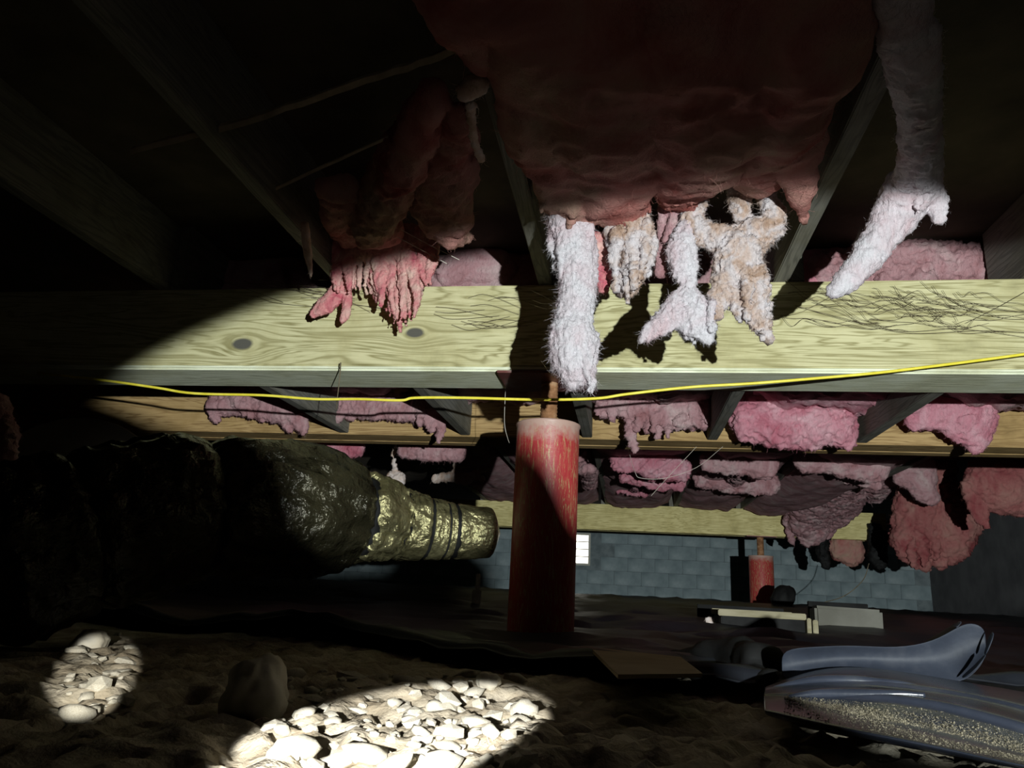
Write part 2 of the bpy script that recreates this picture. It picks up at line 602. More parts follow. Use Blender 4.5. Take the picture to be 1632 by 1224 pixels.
def batt(name, x0, x1, y0, y1, zb, zt, mat, label, seed=0, sag=0.02, amp=0.015, res=0.025, fibres=0, scale=9, group=None):
    nx, ny, nz = max(4, int((x1 - x0) / res)), max(4, int((y1 - y0) / res)), max(3, int((zt - zb) / res))
    idx, V, F = {}, [], []

    def vid(i, j, k):
        if (i, j, k) not in idx:
            u, v, w = i / nx, j / ny, k / nz
            p = Vector((x0 + (x1 - x0) * u, y0 + (y1 - y0) * v, zb + (zt - zb) * w))
            edge = min(u, 1 - u, 0.18) / 0.18
            edge_y = min(v * (y1 - y0), (1 - v) * (y1 - y0), 0.06) / 0.06
            q = Vector((p.x * scale, p.y * scale * min(1.0, 1.2 / (y1 - y0)), p.z * scale)) + Vector((seed * 2.1, seed * 1.7, seed * 3.3))
            a = noise.noise(q) + 0.7 * (1 - 2.3 * abs(noise.noise(q * 1.9))) + 0.35 * (1 - 2 * abs(noise.noise(q * 5.1))) + 0.2 * noise.noise(q * 13)
            low = 1 - w
            p.z += low * (-sag * edge + a * amp + (1 - min(edge, edge_y)) * 0.03)
            p.y += (a * amp * 0.8) * (1 if v < 0.5 else -1) * (1 - edge_y * 0.8)
            p.x += noise.noise(q * 1.3) * amp * 0.3
            idx[(i, j, k)] = len(V)
            V.append(p)
        return idx[(i, j, k)]
    for i in range(nx):
        for j in range(ny):
            F.append((vid(i, j, 0), vid(i, j + 1, 0), vid(i + 1, j + 1, 0), vid(i + 1, j, 0)))
            F.append((vid(i, j, nz), vid(i + 1, j, nz), vid(i + 1, j + 1, nz), vid(i, j + 1, nz)))
    for k in range(nz):
        for i in range(nx):
            F.append((vid(i, 0, k), vid(i + 1, 0, k), vid(i + 1, 0, k + 1), vid(i, 0, k + 1)))
            F.append((vid(i, ny, k), vid(i, ny, k + 1), vid(i + 1, ny, k + 1), vid(i + 1, ny, k)))
        for j in range(ny):
            F.append((vid(0, j, k), vid(0, j, k + 1), vid(0, j + 1, k + 1), vid(0, j + 1, k)))
            F.append((vid(nx, j, k), vid(nx, j + 1, k), vid(nx, j + 1, k + 1), vid(nx, j, k + 1)))
    o = mesh(name, V, F, mat, None, True)
    tag(o, label, 'insulation', group)
    if fibres:
        tag(link('loose_fibres', fibre_mesh(o.data, fibres, 0.03, 0.0010, seed + 5, 0.3), mat, o), kind='stuff')
    return o


# ------------------------------------------------------------------ the setting
def ground_z(x, y):
    p = Vector((x, y, 0))
    z = 0.022 * noise.noise(p * 1.6) + 0.012 * noise.noise(p * 5.0 + Vector((3, 1, 0)))
    n = 1 - 2 * abs(noise.noise(p * 11 + Vector((7, 2, 0))))
    z += 0.024 * max(0.0, min(y - 1.1, 6.0))
    near = max(0.0, min(1.0, (2.6 - y) / 1.2))
    z += near * (0.018 * n + 0.012 * noise.noise(p * 31) + 0.007 * (1 - 2 * abs(noise.noise(p * 40))))
    return z


def make_ground():
    ys = list(np.arange(-1.6, 0.5, 0.12)) + list(np.arange(0.5, 2.2, 0.011)) + list(np.geomspace(2.2, 11.6, 40))
    xs = list(np.linspace(-5, -1.1, 26)) + list(np.arange(-1.08, 0.5, 0.011)) + list(np.arange(0.5, 1.2, 0.03)) + list(np.linspace(1.25, 4.6, 22))
    V = [(x, y, ground_z(x, y)) for y in ys for x in xs]
    n = len(xs)
    F = [(j * n + i, j * n + i + 1, (j + 1) * n + i + 1, (j + 1) * n + i) for j in range(len(ys) - 1) for i in range(n - 1)]
    o = mesh('floor', V, F, M['soil'], None, True)
    return tag(o, 'bare stony crawl space ground', 'ground', kind='structure')


floor = make_ground()
JB, JT = 1.155, 1.40                     # joist underside and top
ceil_ = box('ceiling', (-5, -1.6, JT), (4.6, 11.7, JT + 0.02), M['subfloor'], None, 0)
tag(ceil_, 'dark board subfloor above the joists', 'ceiling', kind='structure')

WY = 11.5                                 # back wall
wall = box('wall_back', (-5, WY + 0.012, -0.1), (4.4, WY + 0.2, JT), M['mortar'], None, 0)
tag(wall, 'bluish grey concrete block foundation wall at the back', 'wall', kind='structure')
bw, bh = 0.40, 0.20
_bmesh = None
vent_c = at(921, 875, WY)
VX0, VX1, VZ0, VZ1 = vent_c.x - 0.24, vent_c.x + 0.17, vent_c.z - 0.22, vent_c.z + 0.22
b0 = box('block', (-0.196, WY, -0.096), (0.196, WY + 0.05, 0.096), M['block'], wall, 0.006)
first = True
row = 0
z = 0.05
while z < JT:
    x = -4.8 + (row % 2) * 0.2
    while x < 4.2:
        inside = (x + 0.196 > VX0 and x - 0.196 < VX1 and z + 0.096 > VZ0 and z - 0.096 < VZ1)
        if not inside:
            if first:
                b = b0
                first = False
            else:
                b = b0.copy()
                COL.objects.link(b)
            b.location = (x, 0, z)
        x += bw
    z += bh
    row += 1
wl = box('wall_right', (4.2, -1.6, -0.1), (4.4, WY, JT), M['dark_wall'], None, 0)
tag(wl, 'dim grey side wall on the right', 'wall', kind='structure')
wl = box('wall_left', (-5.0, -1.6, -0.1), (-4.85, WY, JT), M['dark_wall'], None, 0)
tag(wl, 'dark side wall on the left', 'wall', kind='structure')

# foundation vent letting daylight in
v = empty('window_1', (vent_c.x, WY, VZ0))
tag(v, 'small bright foundation vent in the back wall beside the near red post', 'vent', kind='structure')
mesh('daylight_pane', [(VX0, WY + 0.008, VZ0), (VX1, WY + 0.008, VZ0), (VX1, WY + 0.008, VZ1), (VX0, WY + 0.008, VZ1)], [(0, 1, 2, 3)], M['daylight'], v)
for (a, b_) in (((VX0 - .02, WY - .03, VZ0 - .02), (VX0 + .012, WY + .006, VZ1 + .02)), ((VX1 - .012, WY - .03, VZ0 - .02), (VX1 + .02, WY + .006, VZ1 + .02)),
                ((VX0 + .012, WY - .03, VZ0 - .02), (VX1 - .012, WY + .006, VZ0 + .012)), ((VX0 + .012, WY - .03, VZ1 - .012), (VX1 - .012, WY + .006, VZ1 + .02))):
    box('vent_frame', a, b_, M['concrete'], v, 0.003)
for k in range(3):
    zz = VZ0 + (VZ1 - VZ0) * (k + 1) / 4
    box('vent_slat', (VX0 + .012, WY - .02, zz - .006), (VX1 - .012, WY + .004, zz + .006), M['pale_wood'], v, 0.001)

# ------------------------------------------------------------------ timber
BB, BT = 0.878, 1.155


def beam(name, y0, y1, x0, x1, mat, label, plies, zb=BB, zt=BT):
    e = empty(name, ((x0 + x1) / 2, (y0 + y1) / 2, zb))
    tag(e, label, 'beam')
    t = (y1 - y0) / plies
    for k in range(plies):
        dz = 0.0 if k % 2 == 0 else 0.0015
        box('ply_board', (x0, y0 + k * t + 0.0012, zb + dz), (x1 - 0.01 * k, y0 + (k + 1) * t - 0.0012, zt), mat, e, 0.004)
    return e


near_beam = beam('timber_beam', 2.20, 2.41, -3.6, 2.6, M['beam'], 'near greenish yellow treated timber beam crossing the whole view', 3)
sb = box('underside_strip', (-3.6, 2.200, BB - 0.016), (2.6, 2.412, BB - 0.0005), M['lit_underside'], near_beam, 0.006)  # strip added to brighten the dim underside of the beam
sb['label'] = 'greenish strip added to lighten the beam underside'
beam('timber_beam', 3.24, 3.47, -3.9, 3.6, M['beam_dull'], 'dull orange timber beam just behind the near beam, half hidden by insulation', 3, 0.863)
x3 = at(1414, 850, 8.2).x
beam('timber_beam', 8.20, 8.42, -2.4, x3, M['beam_far'], 'farthest pale yellow timber beam above the block wall', 3)

JX = [(-1.62, 'leftmost floor joist in the dark'), (-0.95, 'grey floor joist left of the pink torn clump'), (-0.27, 'grey floor joist running above the near red post'),
      (0.46, 'grey floor joist right of the white insulation tufts'), (1.16, 'dark floor joist near the right edge'), (1.86, 'rightmost floor joist beyond the drooping rose batt')]
for x, lab in JX:
    e = empty('floor_joist', (x, 4.0, JB))
    tag(e, lab + ', above the beams', 'joist')
    ys = [-1.0, 2.30, 8.31, 11.5]
    for k in range(3):
        sh = 0.0 if k % 2 == 0 else 0.046
        box('joist_board', (x - 0.023 + sh, ys[k] - (0.10 if k else 0), JB), (x + 0.022 + sh, ys[k + 1] + 0.10 if k < 2 else 11.5, JT - 0.001), M['joist'], e, 0.003)

for (px_, lab) in ((548, 'grey blocking board above the black duct between the nearer beams'), (742, 'grey blocking board left of the near post between the nearer beams'),
                   (936, 'grey blocking board just right of the near post between the nearer beams'), (1135, 'grey blocking board left of the bright rose insulation'),
                   (1372, 'grey blocking board right of the bright rose insulation')):
    x = at(px_, 697, 3.24).x
    e = box('blocking_board', (x - 0.022, 2.412, 0.868), (x + 0.022, 3.238, JB - 0.001), M['joist'], None, 0.003)
    tag(e, lab, 'board')

# ------------------------------------------------------------------ steel posts


def post(cx, cy, r, z0, z1, rodr, ztop, label, plate=True, seg=40):
    e = empty('jack_post', (cx, cy, z0))
    tag(e, label, 'post')
    # pipe with a rolled rim and an open top
    prof = [(r, z0), (r, z1 - 0.012), (r + 0.003, z1 - 0.008), (r + 0.003, z1 - 0.002), (r - 0.001, z1), (r - 0.008, z1 - 0.001), (r - 0.011, z1 - 0.012), (0.0, z1 - 0.014)]
    V, F = [], []
    for (rr, zz) in prof:
        for k in range(seg):
            a = 2 * math.pi * k / seg
            V.append((cx + rr * math.cos(a), cy + rr * math.sin(a), zz))
    for i in range(len(prof) - 1):
        for k in range(seg):
            k2 = (k + 1) % seg
            F.append((i * seg + k, i * seg + k2, (i + 1) * seg + k2, (i + 1) * seg + k))
    mesh('pipe', V, F, M['red_paint'], e, True)
    # threaded rod: a helix of ridges
    V, F = [], []
    rows = int((ztop - z1 + 0.03) / 0.004)
    for i in range(rows + 1):
        zz = z1 - 0.03 + (ztop - z1 + 0.03) * i / rows
        for k in range(20):
            a = 2 * math.pi * k / 20
            rr = rodr * (1 + 0.05 * math.sin(zz * 2 * math.pi / 0.012 + a))
            V.append((cx + rr * math.cos(a), cy + rr * math.sin(a), zz))
    for i in range(rows):
        for k in range(20):
            k2 = (k + 1) % 20
            F.append((i * 20 + k, i * 20 + k2, (i + 1) * 20 + k2, (i + 1) * 20 + k))
    rod = mesh('screw_rod', V, F, M['rust'], e, True)
    rod['label'] = 'rusty threaded screw rod'
    if plate:
        pl = box('bearing_plate', (cx - 0.155, cy - 0.125, ztop), (cx + 0.150, cy + 0.10, ztop + 0.008), M['plate'], e, 0.0015)
        pl['label'] = 'dark red steel bearing plate under the beam'
    return e


pc = at(873, 700, 2.31)
PTOP = at(873, 677, 2.31).z
post(pc.x, 2.31, 0.100, -0.05, PTOP, 0.027, BB - 0.025, 'near red steel jack post under the treated beam, scratched and muddy')
p2 = at(1213, 900, 8.31)
post(p2.x, 8.31, 0.125, 0.0, at(1213, 885, 8.2).z, 0.035, BB - 0.009, 'small far red jack post below the farthest beam', plate=True, seg=24)

# ------------------------------------------------------------------ sagging insulation in the joist bays
bays = [(-1.58, -1.00), (-0.92, -0.32), (-0.24, 0.42), (0.50, 1.12), (1.20, 1.82), (1.9, 2.5)]
names = ['far left bay', 'bay left of the post', 'bay above the post', 'bay right of the post', 'right bay', 'far right bay']
for i, (a, b_) in enumerate(bays[:5]):
    batt('insulation_batt', a, b_, 2.44, 3.22, [1.03, 1.02, 1.01, 0.985, 1.01][i], 1.385, M['mauve_fibre' if i != 3 else 'rose_fibre'],
         'pink fibreglass batt sagging in the %s between the first two beams' % names[i], seed=i + 1, sag=0.03, amp=0.02, res=0.016, fibres=1500, scale=8)
    batt('insulation_batt', a, b_, 3.5, 8.1, [1.15, 1.14, 1.13, 1.125, 1.10][i], 1.385, M['mauve_fibre'],
         'dusty pink batt in the %s running back to the farthest beam' % names[i], seed=i + 11, sag=0.03, amp=0.022, res=0.03, fibres=500, scale=3.2)


# front faces of batts above the near beam
# ------------------------------------------------------------------ torn insulation in front of the near beam
wool('insulation_batt', [
    [(700, -60, 0.98, 60), (745, 40, 1.05, 60), (770, 110, 1.16, 22)],
    [(800, -60, 0.98, 120), (855, 70, 1.1, 95), (868, 190, 1.32, 80), (893, 290, 1.56, 58), (905, 350, 1.68, 40)],
    [(950, -60, 0.98, 130), (965, 100, 1.14, 130), (985, 230, 1.40, 105), (985, 310, 1.60, 62), (1000, 350, 1.69, 28)],
    [(1130, -60, 0.98, 140), (1130, 100, 1.14, 135), (1115, 220, 1.38, 105), (1085, 300, 1.60, 52), (1090, 335, 1.68, 22)],
    [(1300, -60, 0.98, 120), (1275, 80, 1.12, 105), (1240, 190, 1.32, 75), (1200, 270, 1.56, 48), (1195, 300, 1.62, 28)],
    [(1260, 150, 1.3, 60), (1275, 240, 1.45, 40), (1275, 320, 1.6, 14), (1283, 355, 1.66, 4)],
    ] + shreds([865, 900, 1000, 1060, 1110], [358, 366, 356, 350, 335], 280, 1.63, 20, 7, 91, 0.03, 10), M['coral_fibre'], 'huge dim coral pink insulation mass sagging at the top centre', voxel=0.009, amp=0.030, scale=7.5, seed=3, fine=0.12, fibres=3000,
    flen=0.05, fw=0.0008, ratio=0.55)
Y = 1.68
wool('insulation_tuft', [
    [(900, 318, Y, 40), (905, 345, Y, 37), (918, 400, Y, 33), (921, 446, Y, 31), (916, 493, Y, 29), (911, 533, Y, 36), (912, 570, Y, 34), (914, 597, Y, 26), (911, 616, Y, 7)],
    [(935, 540, Y, 16), (939, 585, Y, 9), (942, 626, Y, 3)]] + shreds([882, 895, 911, 925, 945], [598, 612, 624, 612, 630], 540, Y, 14, 6.5, 92, 0.02, 5)
    + shreds([872, 905, 945], [430, 440, 430], 340, Y, 10, 7, 93, 0.03, 8),
    M['overexposed_fibre'], 'long fuzzy white insulation tuft hanging in front of the near red post', voxel=0.0038, amp=0.007, scale=30, seed=5, fine=0.6, fibres=15000, flen=0.030, fw=0.0006, ratio=0.75, down=0.6)
wool('insulation_tuft', [
    [(948, 380, 1.72, 22), (958, 430, 1.72, 16), (962, 465, 1.72, 7)],
    [(955, 425, 1.71, 12), (972, 432, 1.71, 8), (978, 446, 1.71, 4)]],
    M['pink_fibre'], 'short pinkish insulation scrap tucked right behind the long white tuft', voxel=0.005, amp=0.008, scale=40, seed=6, fibres=700, ratio=0.7)
wool('insulation_tuft', [
    [(998, 318, Y, 26), (1008, 350, Y, 28), (1012, 385, Y, 28), (1014, 415, Y, 22), (1003, 445, Y, 19), (999, 468, Y, 9)],
    [(990, 345, Y, 14), (974, 372, Y, 8), (975, 390, Y, 3)],
    [(1022, 370, Y, 16), (1035, 390, Y, 12), (1030, 420, Y, 9)]] + shreds([980, 1000, 1030], [455, 478, 440], 350, Y, 12, 6.5, 94, 0.03, 8),
    M['mottled_fibre'], 'mottled greyish tan insulation lump, second hanging piece from the long white tuft', voxel=0.0038, amp=0.011, scale=34, seed=8, fine=0.6, fibres=7000, flen=0.022, fw=0.0006, ratio=0.8)
wool('insulation_tuft', [
    [(1128, 285, 1.6, 4), (1118, 315, Y, 6), (1106, 345, Y, 10), (1092, 375, Y, 18), (1088, 405, Y, 24), (1090, 430, Y, 20), (1096, 452, Y, 11), (1096, 468, Y, 11)],
    [(1095, 466, Y, 14), (1080, 490, Y, 23), (1055, 515, Y, 18), (1035, 530, Y, 12), (1021, 541, Y, 4)],
    [(1096, 466, Y, 14), (1104, 492, Y, 26), (1118, 520, Y, 22), (1131, 545, Y, 6)],
    [(1095, 480, Y, 24), (1094, 512, Y, 18), (1100, 532, Y, 7)]] + shreds([1075, 1095, 1115, 1135], [525, 540, 548, 548], 485, Y, 4, 5, 96, 0.02, 8),
    M['overexposed_fibre'], 'pale insulation strand ending in a fish-tail shape before the near beam', voxel=0.0036, amp=0.008, scale=38, seed=9, fine=0.6, fibres=9000, flen=0.022, fw=0.0006, ratio=0.55)
wool('insulation_tuft', [
    [(1112, 322, Y, 14), (1102, 345, Y, 15), (1118, 368, Y, 19), (1150, 382, Y, 23), (1190, 380, Y, 27), (1222, 366, Y, 24), (1232, 340, Y, 17), (1218, 308, Y, 12), (1210, 285, Y, 10)],
    [(1178, 280, Y, 15), (1180, 315, Y, 16), (1186, 350, Y, 10)],
    [(1185, 385, Y, 36), (1172, 415, Y, 34), (1160, 445, Y, 24), (1148, 475, Y, 14), (1140, 505, Y, 5)],
    [(1185, 415, Y, 30), (1195, 455, Y, 26), (1204, 490, Y, 20), (1215, 520, Y, 12), (1223, 542, Y, 4)],
    [(1168, 450, Y, 18), (1175, 490, Y, 10), (1178, 510, Y, 4)]] + shreds([1138, 1155, 1180, 1205, 1224], [508, 500, 505, 538, 546], 425, Y, 11, 5.5, 95, 0.03, 6),
    M['mottled_fibre'], 'curled tan and white insulation clump with two ragged legs, right of the fish-tail strand', voxel=0.0038, amp=0.011, scale=36, seed=10, fine=0.6, fibres=12000, flen=0.024, fw=0.0006, ratio=0.7)
wool('insulation_tuft', [
    [(1062, 315, 1.7, 14), (1076, 335, 1.7, 10), (1070, 362, 1.7, 8), (1062, 385, 1.7, 6)],
    [(1052, 410, 1.74, 9), (1053, 440, 1.74, 8)], [(1055, 330, 1.7, 8), (1056, 370, 1.72, 7), (1052, 415, 1.74, 7)]],
    M['mauve_fibre'], 'thin wispy mauve insulation shreds between the tan lump and the fish-tail strand', voxel=0.0045, amp=0.006, scale=44, seed=12, fibres=900, flen=0.03)
wool('insulation_tuft', [
    [(1430, -60, 1.0, 60), (1448, 60, 1.12, 45), (1462, 160, 1.3, 34), (1465, 240, 1.5, 30), (1462, 285, 1.62, 38), (1445, 312, 1.66, 40), (1425, 345, 1.68, 33), (1402, 380, 1.68, 27), (1376, 415, 1.68, 23), (1348, 448, 1.68, 18), (1324, 470, 1.68, 8)],
    [(1478, 290, 1.64, 20), (1494, 320, 1.66, 12), (1496, 352, 1.66, 7)]] + shreds([1415, 1440, 1470, 1502], [345, 340, 335, 358], 290, 1.66, 7, 6, 97, 0.03, 8),
    M['overexposed_fibre'], 'smooth white tusk of insulation curving left above the beam at right', voxel=0.005, amp=0.008, scale=24, seed=13, fine=0.5, fibres=6000, flen=0.018, fw=0.0006, ratio=0.75)
# left clump
wool('insulation_batt', [
    [(690, 160, 1.22, 40), (650, 240, 1.42, 70), (615, 310, 1.68, 72), (590, 350, 1.86, 56), (605, 378, 1.98, 40)],
    [(735, 170, 1.25, 22), (720, 240, 1.4, 42), (705, 310, 1.6, 55), (715, 360, 1.74, 38), (752, 378, 1.8, 9)],
    [(540, 300, 1.62, 38), (548, 350, 1.84, 30), (556, 382, 1.98, 18)]],
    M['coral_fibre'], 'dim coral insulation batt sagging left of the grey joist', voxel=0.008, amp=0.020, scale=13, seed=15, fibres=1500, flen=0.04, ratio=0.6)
Y = 2.07
wool('insulation_tuft', [
    [(548, 400, Y, 15), (545, 440, Y, 13), (540, 462, Y, 15), (522, 484, Y, 17), (504, 497, Y, 9), (497, 503, Y, 4)],
    [(550, 455, Y, 8), (554, 485, Y, 8), (549, 505, Y, 7), (544, 513, Y, 3)],
    [(690, 405, Y, 9), (684, 430, Y, 10), (672, 450, Y, 8), (667, 470, Y, 4)],
    ([(548, 392, Y - 0.02, 18), (600, 392, Y - 0.03, 34), (655, 384, Y - 0.03, 32), (684, 396, Y - 0.02, 18)], 0.5)]
    + shreds([532, 548, 560, 570, 590, 605, 620, 640, 655, 675, 690], [452, 470, 460, 478, 466, 488, 508, 524, 508, 472, 440], 372, Y - 0.02, 46, 8.0, 5),
    M['pink_fibre'], 'ragged pink insulation clump hanging in front of the beam near its knot', voxel=0.0034, amp=0.006, scale=46, seed=16, fibres=4500, flen=0.020, fw=0.0006, ratio=0.55, fine=0.5)
wool('insulation_scrap', [[(486, 355, 1.75, 7), (490, 400, 1.8, 8), (496, 441, 1.85, 2)]], M['tan_fibre'],
     'thin pale tusk-like insulation shred in the dark left of the pink clump', voxel=0.004, amp=0.003, seed=17, fibres=200, flen=0.02)

# ------------------------------------------------------------------ insulation hanging between the two nearer beams
def rag(strands, mat, label, **kw):
    k = dict(voxel=0.0065, amp=0.014, scale=19, fibres=3000, flen=0.032, fw=0.0009, ratio=0.6, fine=0.6)
    k.update(kw)
    return wool('insulation_rag', strands, M[mat], label, **k)


rag([[(338, 645, 3.12, 18), (390, 640, 3.12, 24), (440, 650, 3.12, 22), (465, 662, 3.12, 22), (480, 678, 3.12, 10), (484, 690, 3.12, 3)],
     [(342, 650, 3.12, 12), (345, 672, 3.12, 4)], [(455, 665, 3.12, 16), (463, 688, 3.12, 4)]] + shreds([342, 380, 420, 450, 484], [666, 652, 668, 684, 690], 632, 3.11, 12, 7, 81), 'mauve_fibre',
    'mauve insulation rag with two drooping points above the black duct', seed=21)
rag([[(545, 640, 3.12, 22), (600, 645, 3.12, 24), (660, 655, 3.12, 18), (690, 668, 3.12, 10)], [(680, 660, 3.12, 9), (703, 678, 3.12, 7), (698, 706, 3.12, 3)]] + shreds([535, 580, 640, 700], [664, 668, 676, 690], 632, 3.11, 12, 7, 82),
    'mauve_fibre', 'mauve insulation strip with one thin drip above the foil duct bend', seed=22)
rag([[(955, 648, 3.1, 16), (990, 640, 3.1, 22), (1040, 655, 3.1, 24), (1090, 655, 3.1, 26), (1130, 650, 3.1, 16)],
     [(1004, 650, 3.1, 8), (1007, 690, 3.1, 7), (1012, 718, 3.1, 3)], [(1050, 670, 3.1, 7), (1049, 698, 3.1, 3)], [(1068, 665, 3.1, 6), (1066, 695, 3.1, 3)],
     [(1118, 668, 3.1, 10), (1124, 682, 3.1, 6)]] + shreds([955, 985, 1010, 1050, 1090, 1130], [662, 670, 690, 688, 684, 678], 635, 3.09, 18, 6.5, 83), 'mauve_fibre', 'dusty purple insulation fringe dripping just right of the near post', seed=23, amp=0.016)
rag([[(1178, 668, 3.1, 34), (1235, 670, 3.1, 38), (1300, 672, 3.1, 40), (1350, 676, 3.1, 32)], [(1190, 640, 3.1, 26), (1270, 640, 3.1, 30), (1355, 645, 3.1, 26)],
     [(1345, 690, 3.1, 18), (1350, 712, 3.1, 4)]], 'rose_fibre', 'bright rose insulation pillow below the near beam on the right', seed=24, amp=0.02, scale=13)
rag([[(1450, 672, 3.1, 14), (1500, 660, 3.1, 26), (1555, 662, 3.1, 36), (1580, 668, 3.1, 18)], [(1545, 670, 3.1, 40), (1552, 700, 3.1, 22), (1556, 722, 3.1, 3)],
     [(1510, 668, 3.1, 18), (1535, 700, 3.1, 10)]], 'rose_fibre', 'three-cornered dark rose insulation flap hanging at the right edge', seed=25, amp=0.012, scale=14)
rag([[(435, 712, 3.9, 13), (480, 710, 3.9, 17), (530, 711, 3.9, 18), (575, 716, 3.9, 13)]], 'rose_fibre', 'short pink insulation roll peeking over the black duct', seed=26)
rag([[(690, 640, 3.9, 12), (690, 690, 3.9, 10), (690, 716, 3.9, 12)], [(640, 716, 3.9, 12), (690, 718, 3.9, 15), (738, 722, 3.9, 12)]], 'mauve_fibre', 'dim mauve insulation roll left of the near post top', seed=27)
# insulation hanging behind the second beam
rag([[(978, 738, 5.0, 12), (1020, 738, 5.0, 17), (1065, 745, 5.0, 19), (1095, 752, 5.0, 14)], [(990, 756, 5.6, 10), (1040, 764, 5.6, 14), (1085, 770, 5.6, 11)], [(985, 775, 6.8, 10), (1030, 782, 6.8, 10)], [(1030, 740, 5.0, 10), (1035, 762, 5.6, 10), (1010, 778, 6.8, 9)]], 'rose_fibre',
    'dusty rose insulation folds right behind the near post, under the second beam', seed=71, voxel=0.009, amp=0.022, scale=14)
rag([[(1125, 735, 5.0, 12), (1175, 738, 5.0, 18), (1230, 742, 5.0, 18)], [(1112, 762, 6.0, 14), (1170, 766, 6.0, 18), (1235, 772, 6.0, 14)], [(1180, 738, 5.0, 12), (1175, 752, 5.5, 12), (1172, 766, 6.0, 12)]], 'mauve_fibre',
    'grey mauve insulation folds in the bay left of the draped piece', seed=72, voxel=0.009, amp=0.022, scale=14)
rag([[(925, 700, 5.0, 8), (925, 742, 5.0, 9), (938, 750, 5.0, 11), (940, 775, 6.0, 9)]], 'mauve_fibre', 'small mauve insulation lump at the right side of the near post', seed=73, voxel=0.009, amp=0.015)
rag([[(1272, 738, 5.0, 12), (1320, 736, 5.0, 17), (1380, 744, 5.0, 20), (1410, 752, 5.0, 12)], [(1350, 752, 5.6, 16), (1400, 765, 5.6, 14)], [(1370, 740, 5.0, 12), (1375, 758, 5.6, 12)]], 'mauve_fibre',
    'dim mauve insulation folds above the draped piece', seed=74, voxel=0.009, amp=0.022, scale=14)
# lumps in the joist bays above the near beam
rag([[(1300, 438, 2.46, 22), (1370, 425, 2.46, 34), (1440, 420, 2.46, 36), (1520, 422, 2.46, 34), (1580, 440, 2.46, 20)], [(1400, 445, 2.44, 20), (1480, 445, 2.44, 20)]], 'mauve_fibre',
    'lumpy dark mauve insulation above the near beam behind the white tusk', seed=75, amp=0.022, scale=14)
rag([[(700, 440, 2.46, 24), (740, 425, 2.46, 34), (790, 425, 2.46, 32), (815, 440, 2.46, 18)]], 'mauve_fibre', 'smooth mauve insulation face above the near beam left of the joist', seed=76, amp=0.008, scale=8, fibres=500, fine=0.3)
# right and far
rag([[(1335, 742, 6.6, 55), (1320, 775, 7.2, 48), (1295, 815, 7.8, 34), (1290, 845, 8.05, 26), (1283, 868, 8.1, 5)], [(1350, 760, 7.0, 45), (1335, 800, 7.7, 34), (1318, 835, 8.05, 18), (1322, 858, 8.1, 4)],
     [(1400, 750, 6.6, 35), (1385, 785, 7.4, 24)], [(1262, 790, 7.6, 9), (1258, 830, 8.0, 7), (1262, 865, 8.1, 3)]], 'mauve_fibre',
    'mauve insulation draped over the farthest beam', seed=28, voxel=0.014, amp=0.03, scale=8, fw=0.002, flen=0.06)
rag([[(1490, 722, 6.6, 26), (1480, 775, 6.6, 34), (1468, 820, 6.6, 34), (1455, 865, 6.6, 28), (1450, 895, 6.6, 8)], [(1505, 780, 6.6, 38), (1512, 830, 6.6, 40), (1505, 875, 6.6, 26), (1495, 903, 6.6, 7)],
     [(1470, 880, 6.6, 18), (1470, 905, 6.6, 4)]] + shreds([1432, 1450, 1470, 1490, 1510, 1540], [880, 900, 908, 885, 905, 870], 800, 6.6, 16, 9, 8, 0.1), 'dimmed_coral_fibre', 'big drooping coral insulation bundle under the right end of the beams', seed=29, voxel=0.013, amp=0.035, scale=8, fw=0.002, flen=0.06)
rag([[(1560, 745, 5.4, 30), (1590, 770, 5.4, 42), (1640, 775, 5.4, 45)], [(1555, 770, 5.4, 20), (1560, 815, 5.4, 10), (1572, 840, 5.4, 4)]], 'dimmed_coral_fibre',
    'dim orange-red insulation lump cut by the right picture edge', seed=30, voxel=0.011, amp=0.02, scale=11)
rag([[(1330, 872, 8.38, 18), (1355, 876, 8.38, 20), (1350, 895, 8.38, 14)]], 'coral_fibre', 'small dark red insulation pad just below the farthest beam', seed=31, voxel=0.014, amp=0.02, fibres=150)
rag([[(1480, 762, 6.0, 22), (1450, 758, 6.0, 20), (1430, 752, 6.0, 16)], [(1470, 735, 6.0, 18), (1470, 775, 6.0, 20), (1490, 800, 6.0, 8)]], 'mauve_fibre', 'crumpled greyish mauve insulation scrap above the drooping coral bundle', seed=32, voxel=0.01)
rag([[(692, 762, 4.6, 6), (720, 760, 4.6, 7), (745, 763, 4.6, 8), (762, 752, 4.6, 4), (783, 747, 4.6, 2)], [(750, 760, 4.6, 5), (770, 762, 4.6, 3)], [(722, 690, 4.6, 3), (726, 730, 4.6, 1.5), (722, 760, 4.6, 3)]], 'tan_fibre',
    'tan shredded scrap floating in the dark left of the near post', seed=33, fibres=160)
rag([[(618, 766, 4.2, 9), (630, 765, 4.2, 13), (641, 768, 4.2, 10)], [(632, 660, 4.2, 4), (628, 720, 4.2, 1.5), (630, 762, 4.2, 4)]], 'tan_fibre', 'small round tan insulation ball above the foil duct', seed=34, fibres=160)
rag([[(-20, 640, 1.9, 26), (0, 700, 1.9, 30), (-8, 770, 1.9, 24)]], 'mauve_fibre', 'dim pinkish insulation clump at the left picture edge', seed=35)
gz = atz(775, 1205, 0.02)
rag([[(742, 1186, gz.y + .06, 12), (765, 1195, gz.y + .04, 18), (790, 1215, gz.y, 20), (800, 1240, gz.y - .03, 22)], [(760, 1188, gz.y + .05, 7), (778, 1205, gz.y + .02, 10), (760, 1236, gz.y - .02, 14)],
     [(790, 1178, gz.y + .05, 5), (802, 1200, gz.y + .02, 8)]], 'overexposed_fibre', 'tuft of fallen lilac white insulation on the lit stones', seed=36, voxel=0.004, amp=0.004, scale=60, flen=0.02, fw=0.0006)

